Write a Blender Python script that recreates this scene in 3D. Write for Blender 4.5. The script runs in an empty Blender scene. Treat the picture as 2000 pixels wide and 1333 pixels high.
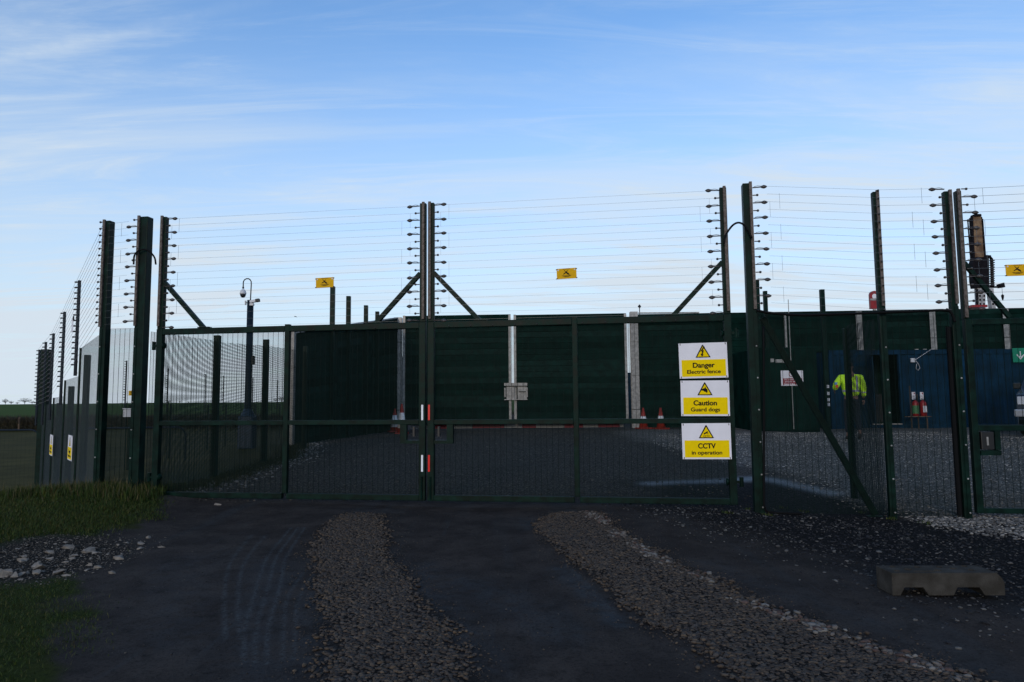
import bpy, bmesh, math, random
import numpy as np
from mathutils import Vector, Matrix
random.seed(7); rng = np.random.default_rng(7)
scene = bpy.context.scene
COL = scene.collection
# ------------------------------------------------------------------ camera
F, PITCH, ROLL, EYE = 1333.0, 0.0858, -0.009, 1.333      # focal length in photo pixels, radians, metres
fw = Vector((0, math.cos(PITCH), math.sin(PITCH))); up0 = Vector((0, -math.sin(PITCH), math.cos(PITCH))); r0 = Vector((1, 0, 0))
CR = r0 * math.cos(ROLL) + up0 * math.sin(ROLL); CU = up0 * math.cos(ROLL) - r0 * math.sin(ROLL)
cam_data = bpy.data.cameras.new('camera'); cam = bpy.data.objects.new('camera', cam_data); COL.objects.link(cam)
cam_data.sensor_width = 36; cam_data.lens = 36 * F / 2000; cam_data.clip_start = 0.05; cam_data.clip_end = 6000
cam.matrix_world = Matrix(((CR.x, CU.x, -fw.x, 0), (CR.y, CU.y, -fw.y, 0), (CR.z, CU.z, -fw.z, EYE), (0, 0, 0, 1)))
scene.camera = cam
# ------------------------------------------------------------------ sky, sun, exposure
SUN_EL, SUN_AZ = math.radians(13), math.radians(198)     # azimuth clockwise from +Y: the sun stands low behind the camera
world = bpy.data.worlds.new('World'); scene.world = world; world.use_nodes = True
W = world.node_tree; W.nodes.clear()
def wn(t, **k):
    n = W.nodes.new(t)
    for a, b in k.items(): setattr(n, a, b)
    return n
def wl(a, b): W.links.new(a, b)
def wmath(op, a, b=None, clamp=False):
    n = wn('ShaderNodeMath', operation=op); n.use_clamp = clamp
    for i, v in enumerate((a, b)):
        if v is None: continue
        if isinstance(v, (int, float)): n.inputs[i].default_value = v
        else: wl(v, n.inputs[i])
    return n.outputs[0]
sky = wn('ShaderNodeTexSky', sky_type='NISHITA'); sky.sun_disc = False
sky.sun_elevation = SUN_EL; sky.sun_rotation = SUN_AZ; sky.air_density = 1.0; sky.dust_density = 0.6; sky.ozone_density = 2.0
bg = wn('ShaderNodeBackground'); bg.inputs[1].default_value = 0.14
outw = wn('ShaderNodeOutputWorld'); tc = wn('ShaderNodeTexCoord'); sep = wn('ShaderNodeSeparateXYZ'); wl(tc.outputs['Generated'], sep.inputs[0])
zz = wmath('MAXIMUM', sep.outputs[2], 0.0); den = wmath('ADD', zz, 0.10)
px = wmath('DIVIDE', sep.outputs[0], den); py = wmath('DIVIDE', sep.outputs[1], den)
cmb = wn('ShaderNodeCombineXYZ'); wl(px, cmb.inputs[0]); wl(py, cmb.inputs[1])
def cloud(rot, scl, nscale, lo, hi, detail=7, rough=.6, dist=.6):
    mp = wn('ShaderNodeMapping'); mp.inputs['Rotation'].default_value = (0, 0, rot); mp.inputs['Scale'].default_value = scl; wl(cmb.outputs[0], mp.inputs[0])
    n = wn('ShaderNodeTexNoise'); n.inputs['Scale'].default_value = nscale; n.inputs['Detail'].default_value = detail; n.inputs['Roughness'].default_value = rough; n.inputs['Distortion'].default_value = dist
    wl(mp.outputs[0], n.inputs['Vector'])
    r = wn('ShaderNodeMapRange', interpolation_type='SMOOTHSTEP'); r.inputs[1].default_value = lo; r.inputs[2].default_value = hi; wl(n.outputs[0], r.inputs[0])
    return r.outputs[0]
c1 = cloud(-0.32, (.30, 1.2, 1), 1.2, .40, .72)
c2 = cloud(-0.26, (.25, 1.3, 1), 3.0, .44, .74, 10, .68, 1.2)
c3 = cloud(0.3, (.5, .5, 1), .5, .30, .70, 2, .5, 0)
cl = wmath('MULTIPLY', wmath('ADD', wmath('MULTIPLY', c1, .55), wmath('MULTIPLY', c2, .45)), wmath('ADD', wmath('MULTIPLY', c3, .3), .72))
# old contrail: a thin band on a great circle
def contrail(nv, w, along, a0, a1, k):
    d = wn('ShaderNodeVectorMath', operation='DOT_PRODUCT'); wl(tc.outputs['Generated'], d.inputs[0]); d.inputs[1].default_value = nv
    ab = wmath('ABSOLUTE', d.outputs['Value'])
    r = wn('ShaderNodeMapRange', interpolation_type='SMOOTHSTEP'); r.inputs[1].default_value = w; r.inputs[2].default_value = 0; r.inputs[3].default_value = 0; r.inputs[4].default_value = 1; wl(ab, r.inputs[0])
    e = wn('ShaderNodeVectorMath', operation='DOT_PRODUCT'); wl(tc.outputs['Generated'], e.inputs[0]); e.inputs[1].default_value = along
    s = wn('ShaderNodeMapRange', interpolation_type='SMOOTHSTEP'); s.inputs[1].default_value = a0; s.inputs[2].default_value = a1; wl(e.outputs['Value'], s.inputs[0])
    nz = wn('ShaderNodeTexNoise'); nz.inputs['Scale'].default_value = 90; wl(tc.outputs['Generated'], nz.inputs[0])
    return wmath('MULTIPLY', wmath('MULTIPLY', wmath('MULTIPLY', r.outputs[0], s.outputs[0]), wmath('ADD', nz.outputs[0], .25)), k)
def pray(x, y): return (fw + CR * ((x - 1000) / F) - CU * ((y - 666.5) / F)).normalized()
a_, b_ = pray(0, 117), pray(520, 0); nv = a_.cross(b_).normalized(); al = (a_ - b_).normalized()
t1 = contrail(nv, .012, al, b_.dot(al) - .1, a_.dot(al), .22)
a2, b2 = pray(0, 312), pray(300, 258); nv2 = a2.cross(b2).normalized(); al2 = (a2 - b2).normalized()
t2 = contrail(nv2, .008, al2, b2.dot(al2), a2.dot(al2), .15)
horizon = wn('ShaderNodeMapRange', interpolation_type='SMOOTHSTEP'); horizon.inputs[1].default_value = 0.58; horizon.inputs[2].default_value = -.02; wl(sep.outputs[2], horizon.inputs[0])
hz = wmath('MULTIPLY', horizon.outputs[0], .88)
fac = wmath('ADD', wmath('ADD', wmath('MULTIPLY', cl, .85), hz), wmath('ADD', t1, t2), clamp=True)
tint = wn('ShaderNodeMix', data_type='RGBA', blend_type='MULTIPLY'); tint.inputs[0].default_value = 1; wl(sky.outputs[0], tint.inputs[6]); tint.inputs[7].default_value = (1.14, 1.50, 1.86, 1)
mix = wn('ShaderNodeMix', data_type='RGBA'); wl(fac, mix.inputs[0]); wl(tint.outputs[2], mix.inputs[6]); mix.inputs[7].default_value = (4.75, 5.45, 6.15, 1)
wl(mix.outputs[2], bg.inputs[0]); wl(bg.outputs[0], outw.inputs[0])
sd = bpy.data.lights.new('sun', 'SUN'); sun = bpy.data.objects.new('sun', sd); COL.objects.link(sun)
sd.energy = 1.0; sd.angle = math.radians(12); sd.color = (1, .86, .70)
sv = Vector((math.sin(SUN_AZ) * math.cos(SUN_EL), math.cos(SUN_AZ) * math.cos(SUN_EL), math.sin(SUN_EL)))
sun.rotation_euler = sv.to_track_quat('Z', 'Y').to_euler()
vs = scene.view_settings; vs.view_transform = 'Standard'; vs.look = 'None'; vs.gamma = 1; vs.use_curve_mapping = False; vs.exposure = 0.0
# ------------------------------------------------------------------ helpers
def ray(x, y): return fw + CR * ((x - 1000) / F) - CU * ((y - 666.5) / F)
def at_depth(x, y, Y): d = ray(x, y); return Vector((0, 0, EYE)) + d * (Y / d.y)
def on_ground(x, y, z=-.06): d = ray(x, y); return Vector((0, 0, EYE)) + d * ((z - EYE) / d.z)
def ss(a, b, v):
    t = np.clip((np.asarray(v, float) - a) / (b - a), 0, 1); return t * t * (3 - 2 * t)
MATS = {}
def mat(name, col, rough=.6, metal=0, spec=.4, var=0, scale=8, col2=None, bump=0, bscale=60, attr=None, emis=None):
    m = bpy.data.materials.new(name); m.use_nodes = True; nt = m.node_tree; b = nt.nodes['Principled BSDF']
    b.inputs['Roughness'].default_value = rough; b.inputs['Metallic'].default_value = metal; b.inputs['Specular IOR Level'].default_value = spec
    c = (*col, 1); b.inputs['Base Color'].default_value = c
    tcn = nt.nodes.new('ShaderNodeTexCoord')
    if attr:
        a = nt.nodes.new('ShaderNodeAttribute'); a.attribute_name = attr; nt.links.new(a.outputs['Color'], b.inputs['Base Color'])
    elif var or col2:
        n = nt.nodes.new('ShaderNodeTexNoise'); n.inputs['Scale'].default_value = scale; n.inputs['Detail'].default_value = 6; nt.links.new(tcn.outputs['Object'], n.inputs['Vector'])
        r = nt.nodes.new('ShaderNodeMapRange'); r.inputs[1].default_value = .38; r.inputs[2].default_value = .66; nt.links.new(n.outputs[0], r.inputs[0])
        x = nt.nodes.new('ShaderNodeMix'); x.data_type = 'RGBA'; nt.links.new(r.outputs[0], x.inputs[0])
        c2 = (*col2, 1) if col2 else (*[v * (1 + var) for v in col], 1)
        x.inputs[6].default_value = c if col2 else (*[v * (1 - var) for v in col], 1); x.inputs[7].default_value = c2
        nt.links.new(x.outputs[2], b.inputs['Base Color'])
        rr = nt.nodes.new('ShaderNodeMapRange'); rr.inputs[3].default_value = max(.05, rough - .12); rr.inputs[4].default_value = min(1, rough + .15); nt.links.new(n.outputs[0], rr.inputs[0]); nt.links.new(rr.outputs[0], b.inputs['Roughness'])
    if bump:
        n2 = nt.nodes.new('ShaderNodeTexNoise'); n2.inputs['Scale'].default_value = bscale; n2.inputs['Detail'].default_value = 5; nt.links.new(tcn.outputs['Object'], n2.inputs['Vector'])
        bp = nt.nodes.new('ShaderNodeBump'); bp.inputs['Strength'].default_value = bump; bp.inputs['Distance'].default_value = .02; nt.links.new(n2.outputs[0], bp.inputs['Height']); nt.links.new(bp.outputs[0], b.inputs['Normal'])
    MATS[name] = m; return m
mat('green_paint', (.0016, .013, .009), .45, spec=.10, var=.45, scale=9)
mat('green_wire', (.003, .010, .008), .6, spec=.08)
mat('grey_wire', (.045, .058, .060), .55, spec=.15)
mat('hoarding_green', (.0022, .0150, .0112), .7, spec=.05, var=.3, scale=3, bump=.15, bscale=20)
mat('hoarding_green_worn', (.0040, .0195, .0150), .65, spec=.07, var=.35, scale=4, bump=.15, bscale=20); mat('hoarding_green_dull', (.0018, .0115, .0085), .75, spec=.04, var=.3, scale=3, bump=.15, bscale=20)
mat('galvanised', (.34, .32, .30), .5, metal=.35, var=.25, scale=9)
mat('rusty_channel', (.075, .055, .045), .6, metal=.3, col2=(.16, .13, .115), scale=30)
mat('steel_dark', (.03, .028, .027), .5, metal=.4)
mat('insulator', (.055, .046, .044), .4, spec=.5, var=.2, scale=40)
mat('fence_wire', (.10, .11, .12), .4, metal=.7)
mat('black_rubber', (.004, .004, .0045), .6, spec=.1)
mat('white_board', (.80, .76, .79), .45, spec=.15, var=.035, scale=5)
mat('yellow_print', (.92, .63, .001), .6, spec=.05, var=.03, scale=20)
mat('black_print', (.006, .006, .006), .6, spec=.1)
mat('amber_board', (.74, .40, .008), .6, spec=.08, var=.06, scale=30)
mat('white_reflector', (.85, .85, .88), .3); mat('red_reflector', (.72, .004, .004), .3)
mat('cone_red', (.27, .020, .010), .5, var=.2, scale=12); mat('cone_white', (.72, .70, .68), .45, var=.1, scale=20)
mat('blue_paint', (.003, .024, .052), .6, spec=.08, var=.3, scale=2.5, bump=.05, bscale=8)
mat('pole_blue', (.006, .013, .022), .5, spec=.15); mat('cabinet_blue', (.006, .022, .045), .5, var=.2)
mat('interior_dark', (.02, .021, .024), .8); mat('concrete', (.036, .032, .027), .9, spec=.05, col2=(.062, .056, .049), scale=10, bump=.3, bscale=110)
mat('stone', (.3, .28, .25), .85, spec=.25, attr='tone', bump=.35, bscale=50); mat('grass', (.04, .07, .01), .7, spec=.2, attr='tone')
mat('rubble', (.14, .122, .105), .85, spec=.08, col2=(.25, .22, .19), scale=12, bump=.6, bscale=30)
mat('red_paint', (.26, .008, .010), .4, var=.15, scale=9); mat('dark_red_print', (.26, .008, .014), .5); mat('exit_green', (.0, .22, .12), .4)
mat('label_green', (.05, .16, .06), .5); mat('timber', (.10, .065, .045), .8, var=.3, scale=8)
mat('hi_vis', (.58, .92, .03), .6, spec=.2, var=.06, scale=9); mat('silver_tape', (.36, .36, .40), .35); mat('trousers', (.008, .010, .016), .85)
mat('skin', (.22, .12, .085), .6); mat('hair', (.018, .012, .010), .7); mat('boot', (.03, .02, .014), .7); mat('badge_red', (.6, .05, .02), .5); mat('badge_blue', (.12, .28, .55), .5)
mat('mast_rust', (.10, .050, .022), .7, col2=(.27, .17, .095), scale=3); mat('rig_dark', (.008, .006, .008), .7, spec=.1, var=.4, scale=6); mat('rig_white', (.42, .40, .40), .6, var=.3, scale=4)
mat('bark', (.035, .028, .026), .9); mat('hedge_twig', (.030, .020, .012), .9, col2=(.05, .042, .014), scale=3)
mat('car_paint', (.012, .018, .035), .2, spec=.6); mat('car_silver', (.42, .42, .44), .3, metal=.4); mat('car_black', (.008, .008, .009), .4); mat('glass', (.012, .016, .020), .05, spec=.8); mat('lamp_lens', (.55, .56, .60), .15)
mat('plate_white', (.7, .7, .66), .4); mat('white_plastic', (.62, .61, .63), .4, var=.06, scale=30); mat('dry_straw', (.22, .17, .07), .8)
mat('barrier_red', (.20, .010, .022), .5); mat('barrier_white', (.26, .25, .25), .6, var=.2)

def finish(name, me, m, parent=None, kind=None, label=None):
    if m: me.materials.append(MATS[m])
    o = bpy.data.objects.new(name, me); COL.objects.link(o)
    if parent: o.parent = parent
    if kind: o['kind'] = kind
    if label: o['label'] = label
    return o
def thing(name, label, cat, loc=(0, 0, 0), rz=0, group=None):
    o = bpy.data.objects.new(name, None); COL.objects.link(o); o.empty_display_size = .1
    o.location = loc; o.rotation_euler = (0, 0, rz); o['label'] = label; o['category'] = cat
    if group: o['group'] = group
    return o
def tag(o, label, cat, group=None):
    o['label'] = label; o['category'] = cat
    if group: o['group'] = group
    return o
def copy_part(src, parent, loc=(0, 0, 0), rot=(0, 0, 0), scale=(1, 1, 1)):
    o = src.copy(); COL.objects.link(o); o.parent = parent; o.location = loc; o.rotation_euler = rot; o.scale = scale; return o
class MB:
    """collects boxes, beams, tubes, lathes and prisms into one mesh"""
    def __init__(s): s.v = []; s.f = []
    def add(s, vs, fs):
        n = len(s.v); s.v += [tuple(v) for v in vs]; s.f += [tuple(i + n for i in f) for f in fs]; return s
    def box(s, x0, x1, y0, y1, z0, z1):
        return s.add([(x0, y0, z0), (x1, y0, z0), (x1, y1, z0), (x0, y1, z0), (x0, y0, z1), (x1, y0, z1), (x1, y1, z1), (x0, y1, z1)],
                     [(3, 2, 1, 0), (4, 5, 6, 7), (0, 1, 5, 4), (1, 2, 6, 5), (2, 3, 7, 6), (3, 0, 4, 7)])
    def beam(s, p, q, w, h, upv=(0, 0, 1), caps=True):
        p, q = Vector(p), Vector(q); d = (q - p).normalized(); u = Vector(upv)
        if abs(d.dot(u)) > .97: u = Vector((0, 1, 0))
        a = d.cross(u).normalized() * w / 2; b = a.cross(d).normalized() * h / 2
        vs = [p - a - b, p + a - b, p + a + b, p - a + b, q - a - b, q + a - b, q + a + b, q - a + b]
        fs = [(0, 1, 5, 4), (1, 2, 6, 5), (2, 3, 7, 6), (3, 0, 4, 7)]
        if caps: fs += [(3, 2, 1, 0), (4, 5, 6, 7)]
        return s.add(vs, fs)
    def tube(s, pts, r, n=8, closed=False):
        pts = [Vector(p) for p in pts]; rings = []
        rr = r if isinstance(r, (list, tuple)) else [r] * len(pts)
        for i, p in enumerate(pts):
            d = (pts[min(i + 1, len(pts) - 1)] - pts[max(i - 1, 0)]).normalized()
            u = Vector((0, 0, 1)) if abs(d.z) < .9 else Vector((0, 1, 0))
            a = d.cross(u).normalized(); b = a.cross(d).normalized()
            rings.append([p + (a * math.cos(t) + b * math.sin(t)) * rr[i] for t in (2 * math.pi * k / n for k in range(n))])
        vs = [v for g in rings for v in g]; fs = []
        for i in range(len(pts) - 1):
            for k in range(n): fs.append((i * n + k, i * n + (k + 1) % n, (i + 1) * n + (k + 1) % n, (i + 1) * n + k))
        fs += [tuple(reversed(range(n))), tuple(range((len(pts) - 1) * n, len(pts) * n))]
        return s.add(vs, fs)
    def prism(s, poly, y0, y1):            # polygon in local x,z extruded along y
        n = len(poly); vs = [(x, y0, z) for x, z in poly] + [(x, y1, z) for x, z in poly]
        return s.add(vs, [tuple(range(n)), tuple(reversed(range(n, 2 * n)))] + [(i, i + n, (i + 1) % n + n, (i + 1) % n) for i in range(n)])
    def lathe(s, prof, c=(0, 0, 0), n=16, axis='z'):
        vs = []
        for r, z in prof:
            for k in range(n):
                t = 2 * math.pi * k / n; p = (r * math.cos(t), r * math.sin(t), z)
                if axis == 'x': p = (p[2], p[0], p[1])
                if axis == 'y': p = (p[0], p[2], p[1])
                vs.append((p[0] + c[0], p[1] + c[1], p[2] + c[2]))
        fs = []
        for i in range(len(prof) - 1):
            for k in range(n): fs.append((i * n + k, i * n + (k + 1) % n, (i + 1) * n + (k + 1) % n, (i + 1) * n + k))
        fs += [tuple(reversed(range(n))), tuple(range((len(prof) - 1) * n, len(prof) * n))]
        return s.add(vs, fs)
    def build(s, name, m, parent=None, kind=None, smooth=False, bevel=0, label=None):
        me = bpy.data.meshes.new(name); me.from_pydata(s.v, [], s.f); me.update()
        bm = bmesh.new(); bm.from_mesh(me)
        if bevel: bmesh.ops.bevel(bm, geom=[e for e in bm.edges if len(e.link_faces) == 2 and e.calc_face_angle(0) > .5], offset=bevel, segments=2, affect='EDGES', profile=.6)
        bmesh.ops.recalc_face_normals(bm, faces=bm.faces); bm.to_mesh(me); bm.free()
        if smooth: me.polygons.foreach_set('use_smooth', [True] * len(me.polygons))
        return finish(name, me, m, parent, kind, label)
def text_part(txt, size, x, z, y, m, parent, align='CENTER', bold=.012, name='lettering', sx=1.0, fit=None, heavy=0):
    cu = bpy.data.curves.new('t', 'FONT'); cu.body = txt; cu.size = size; cu.align_x = align; cu.offset = bold * size; cu.extrude = .0004
    to = bpy.data.objects.new('t', cu); COL.objects.link(to); bpy.context.view_layer.update()
    me = bpy.data.meshes.new_from_object(to.evaluated_get(bpy.context.evaluated_depsgraph_get()))
    bpy.data.objects.remove(to); bpy.data.curves.remove(cu)
    if fit: wd = [v.co.x for v in me.vertices]; sx = fit / (max(wd) - min(wd))
    for v in me.vertices: v.co = Vector((x + v.co.x * sx, y - v.co.z, z + v.co.y))
    if heavy:                                             # thicken the strokes with side-stepped copies of the outline
        bm = bmesh.new(); bm.from_mesh(me); g = bm.verts[:] + bm.edges[:] + bm.faces[:]
        for k, (dx, dz_) in enumerate(((-heavy, 0), (heavy, 0), (0, heavy * .8), (0, -heavy * .8))):
            d = bmesh.ops.duplicate(bm, geom=g)['geom']; bmesh.ops.translate(bm, verts=[v for v in d if isinstance(v, bmesh.types.BMVert)], vec=(dx, -.00015 * (k + 1), dz_))
        bm.to_mesh(me); bm.free()
    me.materials.clear(); return finish(name, me, m, parent)
def batch(name, V, Fc, m, tone=None, parent=None, kind=None):
    """big mesh from numpy: V (n,3), Fc (m,k), tone (n,3) vertex colours"""
    me = bpy.data.meshes.new(name); n, k = Fc.shape
    me.vertices.add(len(V)); me.vertices.foreach_set('co', V.astype(np.float32).ravel())
    me.loops.add(n * k); me.loops.foreach_set('vertex_index', Fc.astype(np.int32).ravel())
    me.polygons.add(n); me.polygons.foreach_set('loop_start', np.arange(0, n * k, k, dtype=np.int32)); me.update(calc_edges=True); me.validate()
    if tone is not None:
        a = me.color_attributes.new('tone', 'FLOAT_COLOR', 'POINT'); a.data.foreach_set('color', np.c_[tone, np.ones(len(tone))].astype(np.float32).ravel())
    return finish(name, me, m, parent, kind)
# ------------------------------------------------------------------ terrain
GX, GY, GA = -5.143, 9.873, -0.1474                      # left end and heading of the gate line
gd = Vector((math.cos(GA), math.sin(GA), 0)); gn = Vector((-math.sin(GA), math.cos(GA), 0))
def gate_pt(s, n=0, z=0): return Vector((GX, GY, 0)) + gd * s + gn * n + Vector((0, 0, z))
def gate_px(x, y):
    d = ray(x, y); o = Vector((0, 0, EYE)); t = (Vector((GX, GY, 0)) - o).dot(gn) / d.dot(gn); p = o + d * t
    q = p - Vector((GX, GY, 0)); return q.dot(gd), p.z
def terrain(x, y):
    x = np.asarray(x, float); y = np.asarray(y, float)
    comp = -.06 + .051 * np.clip(y - 9.4, 0, 7.1) - .085 * ss(2.6, 4.6, x) * (1 - ss(8.8, 13, y)) + .02 * np.sin(x * 1.7 + y) * np.sin(y * 1.3)
    comp = comp + .11 * np.exp(-((x + 5.9) / 1.1) ** 2 - ((y - 9.6) / 1.1) ** 2) + .05 * ss(-3.6, -5.5, x) * (1 - ss(9, 11, y))
    field = -1.22 + 2.42 * ss(80, 175, y) - .1 * ss(18, 40, y) + .05 * np.sin(x * .21) * np.sin(y * .17)
    drop = ss(-6.2, -11.0, x)
    plateau = np.maximum((1 - drop) * (1 - ss(48, 75, y)), (1 - ss(10.1, 14.0, y)) * (1 - ss(-9, -14, x) * .8))
    return field * (1 - plateau) + comp * plateau
def tz(x, y): return float(terrain(x, y))
def track_u(x, y): return x - .25 * (5.5 - y) * (y < 9.5) + (-.25 * -4.0) * 0
def poly_in(poly, x, y):
    x = np.asarray(x); y = np.asarray(y); r = np.zeros(x.shape, bool); n = len(poly); j = n - 1
    for i in range(n):
        xi, yi = poly[i]; xj, yj = poly[j]
        c = ((yi > y) != (yj > y)) & (x < (xj - xi) * (y - yi) / (yj - yi + 1e-12) + xi); r ^= c; j = i
    return r
def gpoly(px, z=-.06): return [tuple(on_ground(a, b, z)[:2]) for a, b in px]
STRIP_L = gpoly([(620, 1085), (635, 1035), (690, 1005), (740, 1012), (745, 1060), (770, 1110), (830, 1190), (870, 1240), (900, 1300), (940, 1420), (660, 1420), (640, 1300), (645, 1200), (625, 1140)])
STRIP_R = gpoly([(1055, 1020), (1080, 1005), (1155, 1004), (1185, 1022), (1225, 1055), (1290, 1095), (1390, 1140), (1450, 1175), (1560, 1208), (1680, 1250), (1800, 1288), (1920, 1330), (2060, 1400), (1520, 1420), (1400, 1290), (1300, 1225), (1200, 1155), (1130, 1095), (1070, 1050)])
RUBBLE = gpoly([(-60, 1085), (30, 1062), (110, 1050), (200, 1052), (255, 1068), (235, 1095), (150, 1118), (60, 1140), (-60, 1135)])
PALE_R = gpoly([(1780, 1012), (1830, 1003), (2100, 1000), (2100, 1065), (1990, 1050), (1900, 1040), (1830, 1030)], -.15)
LIGHT = [(3.05, 17.6), (3.7, 14.6), (4.6, 12.0), (4.75, 9.9), (4.9, 8.2), (9, 7.6), (25, 9), (25, 23), (6, 23.5), (3.2, 22)]
def verge_x(y): return np.interp(y, [0, 3.4, 4.4, 5.2, 6.2, 7, 8.2, 9.2, 10.2, 12, 14, 16, 20], [-1.2, -2.15, -2.75, -3.25, -3.9, -4.2, -4.45, -4.7, -4.95, -4.75, -4.55, -5.0, -6.2])
def smooth_mask(poly, x, y, s):                          # soft-edged polygon: average of jittered lookups
    m = np.zeros(x.shape)
    for k in range(8):
        a = k * math.pi / 4; m += poly_in(poly, x + s * math.cos(a), y + s * math.sin(a))
    return m / 8
xs = np.unique(np.r_[0.0, np.arange(-4.6, 4.6, .035), np.arange(-2.5, -1.1, .0125), np.arange(-7, 7.01, .07), np.arange(-16, -7, .3), np.arange(7, 24, .3), -np.geomspace(16, 2500, 45), np.geomspace(24, 2500, 40)])
ys = np.unique(np.r_[np.arange(3.1, 8.6, .035), np.arange(2.4, 10.5, .07), np.arange(10.5, 26, .16), np.arange(-8, 2.4, .4), -np.geomspace(8, 500, 14), np.geomspace(26, 3500, 80)])
gx, gy = np.meshgrid(xs, ys); X, Yv = gx.ravel(), gy.ravel()
nz = .12 * np.sin(X * 5.1 + 2 * np.sin(Yv * 3.3)) + .08 * np.sin(X * 11 + Yv * 9) + .05 * np.sin(Yv * 17 - X * 7)
Z = terrain(X, Yv)
mL = smooth_mask(STRIP_L, X + nz * .4, Yv, .10); mR = smooth_mask(STRIP_R, X + nz * .4, Yv, .10)
Z = Z + .012 * mL + .016 * mR
near = (X < 30) & (Yv < 60) & (Yv > -50)
grass = ss(.12, -.18, X - verge_x(np.clip(Yv, 0, 20)) + nz)
grass = np.maximum(grass, ss(22, 30, Yv) * ss(-6, -9, X)); grass = np.maximum(grass, ss(55, 75, Yv)); grass = np.maximum(grass, ss(24, 60, np.abs(X)))
rub = smooth_mask(RUBBLE, X, Yv, .15); grass = grass * (1 - rub)
light = smooth_mask(LIGHT, X + nz * .8, Yv + nz, .25); pale = smooth_mask(PALE_R, X + nz * .5, Yv + nz * .5, .15)
chips = ss(1.2, 2.6, X - .42 * (8 - Yv) * (Yv < 8) + nz) * (Yv < 11) * (1 - mR) * (1 - grass)
def px_line(pts, width, closed=False, z=-.06):
    P = np.array([on_ground(a, b, z)[:2] for a, b in pts]); d = np.full(X.shape, 9.0); sel = np.where((np.abs(X) < 7) & (Yv > 2.3) & (Yv < 12))[0]; xx, yy = X[sel], Yv[sel]; dd = np.full(len(sel), 9.0)
    T = [P[0]]
    for i in range(len(P) - 1):                           # Catmull-Rom so the marks curve
        a, b, c, e = P[max(i - 1, 0)], P[i], P[i + 1], P[min(i + 2, len(P) - 1)]
        for u in (.25, .5, .75, 1): T.append(.5 * ((2 * b) + (c - a) * u + (2 * a - 5 * b + 4 * c - e) * u * u + (3 * b - a - 3 * c + e) * u ** 3))
    for a, b in zip(T[:-1], T[1:]):
        v = b - a; t = np.clip(((xx - a[0]) * v[0] + (yy - a[1]) * v[1]) / (v @ v + 1e-9), 0, 1); dd = np.minimum(dd, np.hypot(xx - a[0] - t * v[0], yy - a[1] - t * v[1]))
    d[sel] = dd; return np.exp(-(d / width) ** 2)
tread = np.zeros(X.shape)
for off in (0, 27):
    tread = np.maximum(tread, px_line([(492 + off, 1045), (452 + off, 1100), (438 + off, 1164), (442 + off, 1244)], .013))
for off in (0, 22, 45):
    tread = np.maximum(tread, px_line([(568 + off * .6, 1032), (524 + off * .8, 1088), (502 + off, 1148), (480 + off, 1220), (476 + off, 1290)], .013))
for off in (0, 22): tread = np.maximum(tread, px_line([(592 + off, 1120), (564 + off, 1164), (556 + off, 1200), (552 + off, 1280)], .013) * .8)
tread = np.maximum(tread, px_line([(1105, 1105), (1150, 1145), (1200, 1200)], .015) * .8); tread = np.maximum(tread, px_line([(815, 1130), (860, 1200), (940, 1310)], .015) * .5)
dust = np.zeros(X.shape)
for pts, w, k in (([(625, 1140), (618, 1185), (640, 1300)], .13, .8), ([(745, 1090), (790, 1150)], .10, .6), ([(1090, 1112), (1140, 1150), (1210, 1225)], .10, .9), ([(1020, 1012), (1040, 1030)], .16, .7), ([(900, 1130), (1000, 1180), (1090, 1240)], .22, .55), ([(830, 1100), (870, 1180), (960, 1320)], .15, .5), ([(530, 1100), (500, 1200), (500, 1320)], .25, .45), ([(360, 1100), (330, 1250)], .3, .35), ([(700, 1000), (760, 1000)], .18, .5), ([(1380, 1100), (1500, 1150), (1700, 1215)], .16, .35)): dust = np.maximum(dust, px_line(pts, w) * k)
wet = px_line([(1270, 948), (1380, 942), (1480, 936), (1560, 944), (1620, 952)], .22, z=.0) * .9
drive = ss(9.3, 10.2, Yv) * (1 - ss(23, 26, Yv)) * ss(-6, -5, X) * (1 - np.minimum(wet, 1)) * .8
nx_, ny_ = len(xs), len(ys); ii = np.arange(nx_ * ny_).reshape(ny_, nx_)
Fq = np.c_[ii[:-1, :-1].ravel(), ii[:-1, 1:].ravel(), ii[1:, 1:].ravel(), ii[1:, :-1].ravel()]
ground = batch('ground', np.c_[X, Yv, Z], Fq, None); ground['kind'] = 'structure'
gme = ground.data; gme.polygons.foreach_set('use_smooth', np.ones(len(gme.polygons), bool))
for an, arr in (('grassm', grass), ('lightm', light), ('rubm', np.maximum(rub, pale)), ('stripm', np.maximum(mL, mR)), ('chipm', chips), ('treadm', tread), ('dustm', dust), ('wetm', wet), ('drivem', drive), ('trackm', ss(-.3, .3, np.where((Yv < 9.6) & (Yv > -20), 1.0, 0)))):
    a = gme.attributes.new(an, 'FLOAT', 'POINT'); a.data.foreach_set('value', np.asarray(arr, np.float32))
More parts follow.
